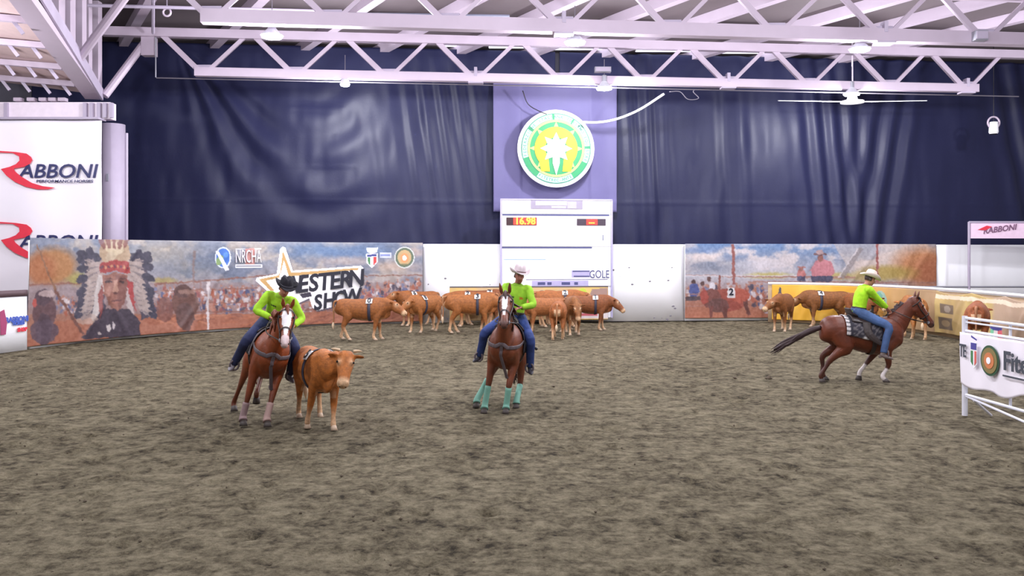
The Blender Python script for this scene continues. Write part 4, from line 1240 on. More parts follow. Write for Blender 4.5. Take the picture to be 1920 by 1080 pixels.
def make_quadruped(P):
    """P: pose; returns the collected shapes and landmarks, in the animal's own frame (forward = +x)"""
    horse = P['kind'] == 'horse'
    R = HRINGS if horse else CRINGS
    T = P['T']
    g = G()
    g.tube([T @ Vector((r[0], 0, r[1])) for r in R], [(r[2], r[3]) for r in R], side=T.to_3x3() @ Vector((0, 1, 0)), n=22, sub=3)
    poll = Vector(P['poll']); hd = Vector(P['head']).normalized(); hup = Vector(P['hup'])
    hup = (hup - hd * hup.dot(hd)).normalized(); hs = hup.cross(hd).normalized()
    TY = T.to_3x3() @ Vector((0, 1, 0))
    if horse:
        b0 = T @ Vector((0.40, 0, 1.14)); b1 = T @ Vector((0.66, 0, 1.26))
        end = poll + hd * 0.04 - hup * 0.05
        mid = b1.lerp(end, 0.5) + Vector((0, 0, 0.0)) + hup * 0.02
        g.tube([b0, b1, mid, end], [(.17, .30), (.145, .25), (.10, .175), (.078, .115)], side=TY, n=18, sub=4)
        for x, y in ((0.60, 0.09), (0.60, -0.09)):       # breast muscles
            g.ell(T @ Vector((x + .08, y, 1.02)), (.13, .12, .16))
    else:
        b0 = T @ Vector((0.42, 0, 0.98)); b1 = T @ Vector((0.66, 0, 1.02))
        end = poll + hd * 0.05 - hup * 0.05
        mid = b1.lerp(end, 0.5)
        g.tube([b0, b1, mid, end], [(.20, .30), (.17, .245), (.125, .19), (.10, .13)], side=TY, n=18, sub=4)
        g.tube([T @ Vector((0.5, 0, .68)), T @ Vector((0.74, 0, .74)), mid - Vector((0, 0, .17))], [(.06, .10), (.05, .10), (.03, .06)], side=TY, n=10, sub=3)   # dewlap
    hk_ = P.get('headk', 1.08 if horse else 1.16)
    def hp(t, up, sd=0): return poll + hd * t * hk_ + hup * up * hk_ + hs * sd * hk_
    if horse:
        hr = [(-.07, -.02, .05, .06), (0.0, -.03, .085, .10), (.10, -.045, .098, .128), (.20, -.05, .092, .13), (.31, -.03, .068, .10), (.42, -.015, .053, .075), (.52, -.015, .056, .068), (.585, -.03, .050, .055), (.615, -.035, .03, .03)]
    else:
        hr = [(-.06, -.02, .08, .06), (0.0, -.04, .112, .105), (.09, -.055, .118, .125), (.18, -.055, .102, .12), (.27, -.04, .085, .10), (.36, -.035, .078, .085), (.43, -.04, .080, .075), (.475, -.045, .05, .05)]
    g.tube([hp(r[0], r[1]) for r in hr], [(r[2] * hk_, r[3] * hk_) for r in hr], side=hs, n=18, sub=3)
    if horse:
        for s in (-1, 1):
            e0 = hp(-.01, .055, s * .055)
            tip = e0 + hup * .15 * P.get('ear', 1) - hd * (.10 - .12 * P.get('earf', 0)) + hs * s * .02
            g.tube([e0, e0.lerp(tip, .35), e0.lerp(tip, .75), tip], [(.026, .02), (.036, .024), (.024, .016), (.006, .006)], n=10)
            g.ell(hp(.165, .035, s * .07), (.03, .03, .03)); g.ell(hp(.54, .0, s * .04), (.026, .026, .026))
            g.ell(hp(.15, -.10, s * .055), (.075, .05, .075))
    else:
        for s in (-1, 1):
            e0 = hp(.02, .0, s * .10)
            tip = e0 + hs * s * .17 - hup * .04 - hd * .02
            g.tube([e0, e0.lerp(tip, .4), e0.lerp(tip, .75), tip], [(.02, .03), (.018, .052), (.016, .045), (.008, .012)], side=hd, n=10)
            g.ell(hp(.15, .035, s * .088), (.03, .03, .03)); g.ell(hp(.43, .01, s * .045), (.03, .03, .03))
    legs = []
    for k, f in enumerate(P['feet']):        # FL, FR, HL, HR : (x, y, z, tip-back)
        s = 1 if k % 2 == 0 else -1
        ft = Vector(f[:3]); back = f[3] if len(f) > 3 else 0.0
        c, e = hoof_pts(ft, back, 1.0 if horse else 0.85)
        if k < 2:
            sh, el, kn, ft = leg_front(T, s, ft, horse, P.get('legk', 1.0))
            J = [sh, el, el.lerp(kn, .45), kn, kn.lerp(ft, .5), ft, c]
            rr = [(.10, .16), (.095, .13), (.066, .082), (.048, .054), (.033, .038), (.040, .045), (.036, .042)] if horse else \
                 [(.09, .14), (.085, .115), (.066, .078), (.052, .058), (.036, .042), (.044, .05), (.045, .05)]
        else:
            sh, el, kn, ft = leg_hind(T, s, ft, horse, P.get('hlegk', 1.0))
            J = [sh, el, el.lerp(kn, .45), kn, kn.lerp(ft, .5), ft, c]
            rr = [(.13, .22), (.115, .175), (.072, .10), (.045, .064), (.035, .042), (.042, .048), (.037, .043)] if horse else \
                 [(.13, .21), (.11, .16), (.075, .10), (.048, .066), (.038, .046), (.044, .05), (.045, .05)]
        g.tube(J, rr, side=(0, 1, 0), n=12, sub=2)
        legs.append((J, e, back))
    return g, dict(T=T, poll=poll, hd=hd, hup=hup, hs=hs, hp=hp, legs=legs, R=R, mid=mid, b1=b1, end=end)

def leg_color(V, C, lm, which, t0, col, soft=0.02):
    """colour a leg below a fraction of the way from knee/hock to fetlock"""
    J, e, _ = lm['legs'][which]
    kn, ft, c = np.array(J[3]), np.array(J[5]), np.array(J[6])
    st = kn + (ft - kn) * t0
    d1, t1 = seg_dist(V, st, ft); d2, t2 = seg_dist(V, ft, c + (c - ft) * 1.0)
    ax = (ft - kn) / np.linalg.norm(ft - kn)
    along = (V - st) @ ax
    mk = (np.minimum(d1, d2) < 0.085) * np.clip(along / soft, 0, 1)
    C[:] = C * (1 - mk[:, None]) + np.asarray(col) * mk[:, None]

def add_hooves(lm, root, m, k=1.0):
    for J, e, back in lm['legs']:
        ft, c = J[5], J[6]
        d = (c - ft).normalized()
        g = G(); g.tube([c - d * 0.015, c + d * 0.03 * k, c + d * 0.085 * k], [(.046 * k, .05 * k), (.052 * k, .058 * k), (.060 * k, .070 * k)], side=(0, 1, 0), n=12)
        # flat sole on the ground for planted feet
        V = [Vector(v) for v in g.V]
        if c.z < 0.13:
            for v in V:
                v.z = max(v.z, 0.004)
        g.V = [tuple(v) for v in V]
        g.build('hoof', m, root, True)

def build_horse(label, loc, heading, P, base, dark, marks, scale=1.0):
    root = empty('horse', loc, heading, label, 'horse', 'ridden horses')
    root.scale = (scale,) * 3
    g, lm = make_quadruped(P)
    me = remesh(g, 0.016, 5, 0.5)
    V = coords(me)
    base = lin(base); dark = lin(dark)
    n = np.random.default_rng(3)
    C = np.tile(base, (len(V), 1))
    # darker muzzle and lower legs
    hd = np.array(lm['hd']); hup = np.array(lm['hup']); hs = np.array(lm['hs']); pl = np.array(lm['poll'])
    rel = (V - pl) / P.get('headk', 1.08); t = rel @ hd; u = rel @ hup; s = rel @ hs
    head = (np.abs(s) < 0.16) & (t > -0.12) & (t < 0.7) & (np.abs(u) < 0.22)
    mk = np.clip((t - 0.47) / 0.1, 0, 1) * head
    C = C * (1 - .75 * mk[:, None]) + lin((70, 52, 50)) * (.75 * mk[:, None])
    for k in range(4):
        leg_color(V, C, lm, k, -0.5, base * 0.5 + dark * 0.3, .25)
        if k in marks.get('sock', {}):
            leg_color(V, C, lm, k, marks['sock'][k], lin((225, 215, 212)))
    bl = marks.get('blaze')
    if bl:
        w = bl[0] * (1 + 0.35 * np.sin(t * 9) - .2 * (t > .3))
        mk = (head & (u > -0.02 + 0.02 * (t > .45)) & (np.abs(s) < w) & (t > bl[1]) & (t < bl[2])).astype(float)
        C = C * (1 - mk[:, None]) + lin((240, 236, 238)) * mk[:, None]
        if len(bl) > 3:
            mk = (head & (t > .47) & (t < .62) & (np.abs(s) < .05) & (u > -.06)).astype(float) * .8
            C = C * (1 - mk[:, None]) + lin((225, 200, 200)) * mk[:, None]
    setcol(me, C)
    link('body', me, M_COAT, root)
    bvh = BVHTree.FromPolygons([tuple(v) for v in V], [tuple(p.vertices) for p in me.polygons])
    def snap(p, off):
        q, n_, _, _ = bvh.find_nearest(Vector(p))
        return q + n_ * off
    add_hooves(lm, root, M_HOOF)
    hp = lm['hp']
    for sg in (-1, 1):
        g = G(); g.ell(hp(.165, .045, sg * .083), (.02, .02, .02), n=10, k=6); g.build('eye', M_EYE, root, True)
        g = G(); g.ell(hp(.575, -.005, sg * .045), (.014, .012, .012), n=8, k=5); g.build('nostril', M_EYE, root, True)
    # mane: locks falling to one side of the crest
    g = G(); T = lm['T']; ms = marks.get('mane_side', 1)
    b1, mid, end = lm['b1'], lm['mid'], lm['end']
    up = Vector((0, 0, 1))
    crest = []
    for q in np.linspace(0, 1, 15):
        p = (b1 * (1 - q) ** 2 + mid * 2 * q * (1 - q) + end * q * q)
        tn = ((mid - b1) * (1 - q) + (end - mid) * q).normalized()
        nrm = (lm['hup'] * q + (T.to_3x3() @ Vector((-.25, 0, 1))) * (1 - q)); nrm = (nrm - tn * nrm.dot(tn)).normalized()
        crest.append((p + nrm * (0.225 * (1 - q) + 0.115 * q), nrm, tn))
    sd = T.to_3x3() @ Vector((0, 1, 0))
    r = random.Random(4)
    for p, nrm, tn in crest:
        L = r.uniform(.15, .26); w = r.uniform(-.04, .04)
        g.tube([p - nrm * .02, p + nrm * .025 + sd * ms * .03, p - nrm * .05 + sd * ms * .10 + tn * w, p - nrm * L + sd * ms * .13 + tn * w * 2 - up * .03], [(.02, .05), (.022, .055), (.018, .045), (.005, .012)], side=sd, n=8, sub=2)
    fo = hp(-.02, .07)                       # forelock
    g.tube([fo, hp(.05, .095), hp(.15, .085, .015)], [.03, .03, .006], n=8, sub=2)
    g.build('mane', mat('mane_' + marks['hair'][0], marks['hair'][1], .6, 0, .3, 40), root, True)
    # tail: locks along a swept curve
    tp = [Vector(p) for p in P['tail']]
    g = G()
    g.tube(tp, [.045, .06, .055, .05, .012][:len(tp)] if len(tp) == 5 else [.04] * len(tp), n=10, sub=3)
    for k in range(9):
        o = [Vector((r.uniform(-.05, .05), r.uniform(-.06, .06), r.uniform(-.06, .06))) for _ in tp]
        pts = [p + o[i] * (i / (len(tp) - 1)) * (0.5 + i * .3) for i, p in enumerate(tp)]
        g.tube(pts, [.03, .035, .032, .025, .004][:len(tp)], n=7, sub=3)
    g.build('tail', MATS['mane_' + marks['hair'][0]], root, True)
    # tack: pad, saddle, breast collar, bridle
    R = lm['R']
    pc = marks.get('pad', (52, 48, 56))
    Pd = wrap_sheet(R, T, -0.38, 0.34, -100, 100, 0.026, 26, 40, 0.0)
    cols = np.tile(lin(pc), (40, 26, 1))
    if marks.get('padtrim'):
        aa = np.linspace(-100, 100, 40)
        for i in range(40):
            for j in range(26):
                if j < 3 and (i % 3): cols[i, j] = lin((205, 200, 200))
                elif 5 <= j < 24 and abs(aa[i]) > 48 and ((i * 7 + j * 3) % 5 == 0 or (j // 2 + i) % 4 == 0): cols[i, j] = lin((98, 93, 96))
                elif abs(aa[i]) > 92 and 10 < j < 15: cols[i, j] = lin((215, 212, 212))
    sheet('saddle_pad', Pd, attr_mat('woven_pad', .9, .2, 40), root, .016, cols)
    sad = sheet('saddle', wrap_sheet(R, T, -0.25, 0.28, -48, 48, 0.05, 14, 26), M_LEATHER, root, .02)
    def tw(x, y, z): return T @ Vector((x, y, z))
    zs = torso_at(R, 0.0); zt = zs[0] + zs[2]
    part('seat', lambda g: g.tube([tw(-.27, 0, zt + .20), tw(-.20, 0, zt + .09), tw(-.02, 0, zt + .055), tw(.14, 0, zt + .09), tw(.23, 0, zt + .15)], [(.15, .02), (.17, .045), (.15, .05), (.10, .06), (.05, .04)], side=sd, n=14, sub=3), M_LEATHER, sad)
    part('saddle_horn', lambda g: g.tube([tw(.22, 0, zt + .10), tw(.24, 0, zt + .24), tw(.245, 0, zt + .265)], [.03, .022, .045], n=10), M_LEATHER, sad)
    for sg in (-1, 1):
        kx, ky, kz = P['rider']['knee'][0 if sg > 0 else 1]; ax, ay, az = P['rider']['ankle'][0 if sg > 0 else 1]
        part('fender', lambda g: g.tube([tw(.02, sg * .26, zt - .06), tw(.05, sg * (abs(ay) - .07), (zt + az) / 2 + .02), tw(ax + .04, sg * (abs(ay) - .015), az + .12)], [(.012, .085), (.012, .07), (.01, .03)], side=sd, n=8, sub=3), M_LEATHER, sad)
        def stir(g):
            c0 = tw(ax + .07, ay, az - .02)
            pts = [c0 + T.to_3x3() @ Vector((0, .065 * math.cos(a), .075 * math.sin(a))) for a in np.linspace(0, 2 * math.pi, 13)]
            g.tube(pts, .016, n=7)
        part('stirrup', stir, M_TACK, sad)
    part('cinch', lambda g: g.add(*tube([tw(.18, (torso_at(R, .18)[1] + .012) * math.sin(a), torso_at(R, .18)[0] + (torso_at(R, .18)[2] + .012) * math.cos(a)) for a in np.radians(np.linspace(60, 300, 25))], [(.045, .008)] * 25, side=T.to_3x3() @ Vector((1, 0, 0)), n=8)), M_LEATHER, root)
    if marks.get('collar', True):
        pts = []
        for a in np.linspace(-1, 1, 21):
            x = .84 - .50 * a * a; zc, w, h = torso_at(R, min(x, .80)); 
            pts.append(tw(x + .10 * (1 - abs(a)), (.30 if abs(a) > .55 else .30 * abs(a) / .55) * np.sign(a), 1.06 + .12 * a * a))
        pts = [snap(p, .012) for p in pts]
        part('breast_collar', lambda g: g.tube(pts, [(.030, .009)] * len(pts), side=T.to_3x3() @ Vector((0, 0, 1)), n=8), M_TACK, root)
        part('breast_strap', lambda g: g.tube([snap(tw(.95, 0, 1.06 - .05 * i), .010) for i in range(6)] + [snap(tw(.7 - .1 * i, 0, .6), .010) for i in range(3)], [(.025, .009)] * 9, side=sd, n=8), M_TACK, root)
    def hring(g, t, k=1.06, r=.012):
        hr = [(0.0, -.03, .085, .10), (.10, -.045, .098, .128), (.20, -.05, .092, .13), (.31, -.03, .068, .10), (.42, -.015, .053, .075), (.52, -.015, .056, .068)]
        xs = [q[0] for q in hr]
        o_, w, h = (np.interp(t, xs, [q[i] for q in hr]) for i in (1, 2, 3))
        pts = [hp(t, o_ + (h * k + .004) * math.cos(a), (w * k + .004) * math.sin(a)) for a in np.linspace(0, 2 * math.pi, 21)]
        g.tube(pts, [(r, .006)] * 21, side=lm['hd'], n=6, cap=False)
    br = part('bridle', lambda g: (hring(g, .36), hring(g, .06)), M_LEATHER, root)
    for sg in (-1, 1):
        part('cheek_strap', lambda g: g.tube([hp(.06, -.02, sg * .104), hp(.2, -.04, sg * .10), hp(.36, -.03, sg * .072), hp(.48, -.06, sg * .064)], .011, n=6, sub=2), M_LEATHER, br)
        part('bit', lambda g: g.ell(hp(.48, -.06, sg * .064), (.03, .012, .03), n=10, k=6), M_GREY, br)
        hx, hy, hz = P['rider']['hands'][P['rider'].get('rein_hand', 0)]
        e1 = hp(.48, -.06, sg * .064); e2 = tw(hx, hy, hz)
        part('rein', lambda g: g.tube([e1, e1.lerp(e2, .45) + sd * sg * .14 - up * .05, e2], .009, n=6, sub=4), M_LEATHER, br)
    bc = marks.get('boots')
    if bc:
        for k, (t0, t1, col) in bc.items():
            J = lm['legs'][k][0]; kn, ft, c = J[3], J[5], J[6]
            bm = mat('leg_boot_%d_%d_%d' % col, col, .7, 0, .15, 25)
            a = kn.lerp(ft, t0); b = kn.lerp(ft, t1)
            pts = [a, a.lerp(b, .5), b]; rad = [(.052, .058), (.048, .053), (.052, .058)]
            if t1 >= 1:
                pts.append(ft.lerp(c, .75)); rad.append((.064, .068))
            g_boot(pts, rad, bm, root)
    return root, lm

def g_boot(pts, rad, m, root):
    g = G(); g.tube(pts, rad, side=(0, 1, 0), n=14, sub=2); return g.build('leg_boot', m, root, True)

# ------------------------------------------------------------------ riders
def make_hat(root, M, color, band, turn=0.0):
    m = mat('felt_%d_%d_%d' % color, color, .85, 0, .08, 12)
    V = []; Fc = []; n = 32
    prof = [(.185, .012), (.165, .0), (.13, -.006), (.105, -.004), (.100, .012), (.097, .06), (.090, .105), (.078, .138), (.055, .142), (.02, .130), (0.0, .126)]
    for r, z in prof:
        for j in range(n):
            a = 2 * math.pi * j / n
            x = r * 1.12 * math.cos(a); y = r * math.sin(a)
            zz = z
            if r > .104:
                q = (r - .104) / .08
                zz += q * q * (.062 * abs(math.sin(a)) ** 2 - .022 * abs(math.cos(a)) ** 3)
                y *= 1 - .10 * q * abs(math.sin(a))
            elif z > .08:
                zz -= .028 * math.exp(-(y / .022) ** 2) + .012 * max(0, math.cos(a)) * (r > .05)
                if math.cos(a) > .3: y *= .78
            V.append((x, y, zz))
    k = len(prof)
    for i in range(k - 1):
        for j in range(n):
            j2 = (j + 1) % n
            Fc.append((i * n + j, i * n + j2, (i + 1) * n + j2, (i + 1) * n + j))
    me_o = mesh('hat', [M @ Vector(v) for v in V], Fc, m, root, True)
    s = me_o.modifiers.new('thickness', 'SOLIDIFY'); s.thickness = .008
    g = G(); pts = [M @ Vector((.112 * math.cos(a), .100 * math.sin(a), .018)) for a in np.linspace(0, 2 * math.pi, 25)]
    g.tube(pts, [(.004, .012)] * 25, n=6, cap=False); g.build('hat_band', mat('band_%d_%d_%d' % band, band, .7), me_o)
    return me_o

def hand_shape(g, wr, d, up, side, curl=1.1, k=1.0):
    """palm, four curled fingers of unequal length and a thumb from the side of the palm"""
    d = d.normalized(); up = (up - d * up.dot(d)).normalized(); lat = d.cross(up) * side
    g.tube([wr - d * .03, wr + d * .02, wr + d * .06, wr + d * .09], [(.026, .022), (.034, .018), (.040, .016), (.038, .014)], side=lat, n=10, sub=1)
    for i, L in enumerate((.072, .082, .076, .060)):
        b = wr + d * .085 + lat * (.030 - .02 * i)
        a1, a2, a3 = curl * .5, curl * 1.3, curl * 2.0
        p1 = b + (d * math.cos(a1) - up * math.sin(a1)) * L * .45
        p2 = p1 + (d * math.cos(a2) - up * math.sin(a2)) * L * .32
        p3 = p2 + (d * math.cos(a3) - up * math.sin(a3)) * L * .26
        g.tube([b - d * .02, p1, p2, p3], [.0095, .009, .0085, .007], n=7)
    b = wr + d * .03 + lat * .030
    p1 = b + (d * .5 + lat * .75 - up * .25).normalized() * .04; p2 = p1 + (d * .85 - lat * .05 - up * .5).normalized() * .035
    g.tube([b - lat * .012, b, p1, p2], [.013, .013, .011, .008], n=7)

def build_rider(label, loc, heading, P, shirt, jeans, hat, boots, logo=True, scale=1.0, skin=(176, 122, 100)):
    root = empty('person', loc, heading, label, 'person', 'riders in lime shirts')
    root.scale = (scale,) * 3
    rd = P['rider']; T = P['T']
    def tw(v): return T @ Vector(v)
    R3 = T.to_3x3()
    pel = tw(rd['pelvis']); ch = tw(rd['chest']); nk = tw(rd['neck']); hc = tw(rd['headc'])
    fw = Vector(rd['fwd']).normalized(); fw = R3 @ fw         # chest direction
    ax = (nk - pel).normalized(); lat = ax.cross(fw).normalized()     # rider's left
    shl = [nk + lat * .185 - ax * .055, nk - lat * .185 - ax * .055]
    hl = [pel + lat * .10 - ax * .03, pel - lat * .10 - ax * .03]
    hands = [tw(h) for h in rd['hands']]
    elb = [ik(shl[i], hands[i], .30, .27, R3 @ Vector(rd['epole'][i])) for i in (0, 1)]
    kn = [tw(k) for k in rd['knee']]; an = [tw(a) for a in rd['ankle']]
    look = (R3 @ Vector(rd['look'])).normalized()
    hup = (hc - nk).normalized(); hup = (hup - look * hup.dot(look)).normalized(); hsd = hup.cross(look)
    def HP(f, s, u): return hc + look * f + hsd * s + hup * u
    toes = [a + (R3 @ Vector((.9, sg * .25, -.22 if rd.get('toe', 0) == 0 else rd['toe']))).normalized() * .17 for a, sg in zip(an, (1, -1))]
    def skeleton(g, e, legs=True, arms=True, torso=True):
        if torso:
            g.tube([pel - ax * .06, pel + ax * .08, ch - ax * .05, ch + ax * .1, nk - ax * .03, nk + ax * .035], [(.155 + e, .12 + e), (.150 + e, .112 + e), (.165 + e, .118 + e), (.175 + e, .115 + e), (.11 + e, .075 + e), (.055 + e * .6, .055 + e * .6)], side=lat, n=18, sub=3)
        if arms:
            for i in (0, 1):
                g.tube([nk - ax * .05 + (shl[i] - nk) * .5, shl[i], shl[i].lerp(elb[i], .5), elb[i], elb[i].lerp(hands[i], .5), hands[i].lerp(elb[i], .10)], [.065 + e, .066 + e, .053 + e, .045 + e, .042 + e, .033 + e * 1.3], n=12, sub=2)
        if legs:
            for i in (0, 1):
                g.tube([pel + (hl[i] - pel) * .5, hl[i], hl[i].lerp(kn[i], .5), kn[i], kn[i].lerp(an[i], .4), an[i]], [.10 + e, .10 + e, .084 + e, .066 + e, .060 + e, .043 + e * 1.8], n=12, sub=2)
    # body: one continuous surface, head with face, hands with fingers
    g = G(); skeleton(g, -.006)
    g.tube([nk - ax * .02, nk + (hc - nk) * .5, hc - hup * .06], [.055, .052, .05], n=12)
    g.ell(HP(-.008, 0, .03), (.10, .077, .10), Matrix((look, hsd, hup)).transposed())
    g.tube([HP(.02, 0, .04), HP(.035, 0, -.02), HP(.045, 0, -.075), HP(.05, 0, -.115)], [(.070, .075), (.064, .066), (.052, .052), (.03, .032)], side=hsd, n=14, sub=2)
    g.tube([HP(.085, 0, .015), HP(.108, 0, -.02), HP(.116, 0, -.034), HP(.09, 0, -.045)], [.010, .013, .016, .012], n=8)
    for s in (-1, 1):
        g.ell(HP(-.005, s * .078, -.005), (.025, .012, .032), Matrix((look, hsd, hup)).transposed())
        g.ell(HP(.075, s * .03, .025), (.02, .022, .008), Matrix((look, hsd, hup)).transposed())
    g.tube([HP(.085, -.022, -.067), HP(.094, 0, -.066), HP(.085, .022, -.067)], .007, n=6)
    me = remesh(g, 0.011, 3, .5)
    gh = G()
    for i, sg in ((0, 1), (1, -1)):
        hand_shape(gh, hands[i], (hands[i] - elb[i]), Vector((0, 0, 1)) if abs((hands[i] - elb[i]).normalized().z) < .9 else fw, sg)
    mh = remesh(gh, 0.0045, 2, .4)
    V = np.vstack([coords(me), coords(mh)])
    n0 = len(me.vertices)
    Fc = [tuple(p.vertices) for p in me.polygons] + [tuple(v + n0 for v in p.vertices) for p in mh.polygons]
    C = np.tile(lin(skin), (len(V), 1))
    rel = V - np.array(hc); u = rel @ np.array(hup); f = rel @ np.array(look); s = rel @ np.array(hsd)
    hairm = (u > -.03) & (f < .02) & (np.abs(u) < .2) & (np.abs(s) < .12) & (f > -.2)
    C[hairm] = lin(rd.get('hair', (58, 42, 36)))
    mouth = (f > .07) & (np.abs(u + .066) < .008) & (np.abs(s) < .03); C[mouth] = lin((150, 80, 78))
    brow = (f > .06) & (np.abs(u - .04) < .008) & (np.abs(s) < .055) & (np.abs(s) > .012); C[brow] = lin((70, 50, 42))
    beard = (f > .02) & (u < -.05) & (u > -.13) & (np.abs(s) < .07) & ~mouth; C[beard] = lin(skin) * .78
    mesh('body', V, Fc, M_SKIN, root, True, C)
    bpy.data.meshes.remove(me); bpy.data.meshes.remove(mh)
    for s_ in (-1, 1):
        g = G(); g.ell(HP(.079, s_ * .031, .012), (.012, .012, .010), n=10, k=6); g.build('eye', M_EYE, root, True)
    # clothing
    g = G(); skeleton(g, .012, legs=False)
    me = remesh(g, 0.014, 3, .5); V = coords(me); C = np.tile(lin(shirt), (len(V), 1))
    relp = V - np.array(ch); a_ = relp @ np.array(ax); f_ = relp @ np.array(fw); s_ = relp @ np.array(lat)
    if logo:
        C[(f_ > .08) & (np.abs(a_ - .06) < .013) & (np.abs(s_ + .075) < .045)] = lin((50, 60, 40))
        C[(f_ > .08) & (np.abs(a_ - .045) < .02) & (np.abs(s_ - .085) < .03)] = lin((190, 120, 30))
    col_ = (a_ > np.linalg.norm(np.array(nk - ch)) - .015) & (np.abs(s_) < .09); C[col_] *= .72
    setcol(me, C); link('shirt', me, M_CLOTH, root)
    g = G(); skeleton(g, .012, torso=False, arms=False)
    g.tube([pel - ax * .10, pel - ax * .02, pel + ax * .05], [(.12, .11), (.165, .135), (.165, .130)], side=lat, n=16, sub=2)
    me = remesh(g, 0.014, 3, .5); V = coords(me)
    C = np.tile(lin(jeans), (len(V), 1))
    for i in (0, 1):
        d, t = seg_dist(V, hl[i], kn[i]); C += (lin(jeans) * .45)[None] * np.exp(-((t - .6) / .3) ** 2)[:, None] * (d < .13)[:, None]
    setcol(me, C); link('jeans', me, M_CLOTH, root)
    g = G(); pts = [pel + ax * .055 + lat * (.168 * math.cos(a)) + fw * (.132 * math.sin(a)) for a in np.linspace(0, 2 * math.pi, 25)]
    g.tube(pts, [(.006, .02)] * 25, n=6, cap=False); g.build('belt', M_LEATHER, root)
    bm = mat('boot_%d_%d_%d' % boots, boots, .55, 0, .2, 20)
    for i in (0, 1):
        g = G(); sh_ = (kn[i] - an[i]).normalized()
        g.tube([an[i] + sh_ * .16, an[i] + sh_ * .05, an[i] - sh_ * .03], [.066, .054, .046], n=12, sub=1)
        td = (toes[i] - an[i]).normalized()
        g.tube([an[i] - sh_ * .05 - td * .06, an[i] - sh_ * .055 + td * .03, an[i] - sh_ * .065 + td * .12, an[i] - sh_ * .07 + td * .20], [(.034, .035), (.042, .042), (.045, .032), (.015, .012)], n=12, sub=2)
        g.box(an[i] - sh_ * .09 - td * .05, (.05, .05, .04))
        link('boot', remesh(g, 0.009, 2, .4), bm, root)
    hm = frame(HP(0.005, 0, .062), look - hup * rd.get('hat_tilt', .05), hup + look * rd.get('hat_tilt', .05))
    make_hat(root, hm, hat[0], hat[1])
    return root

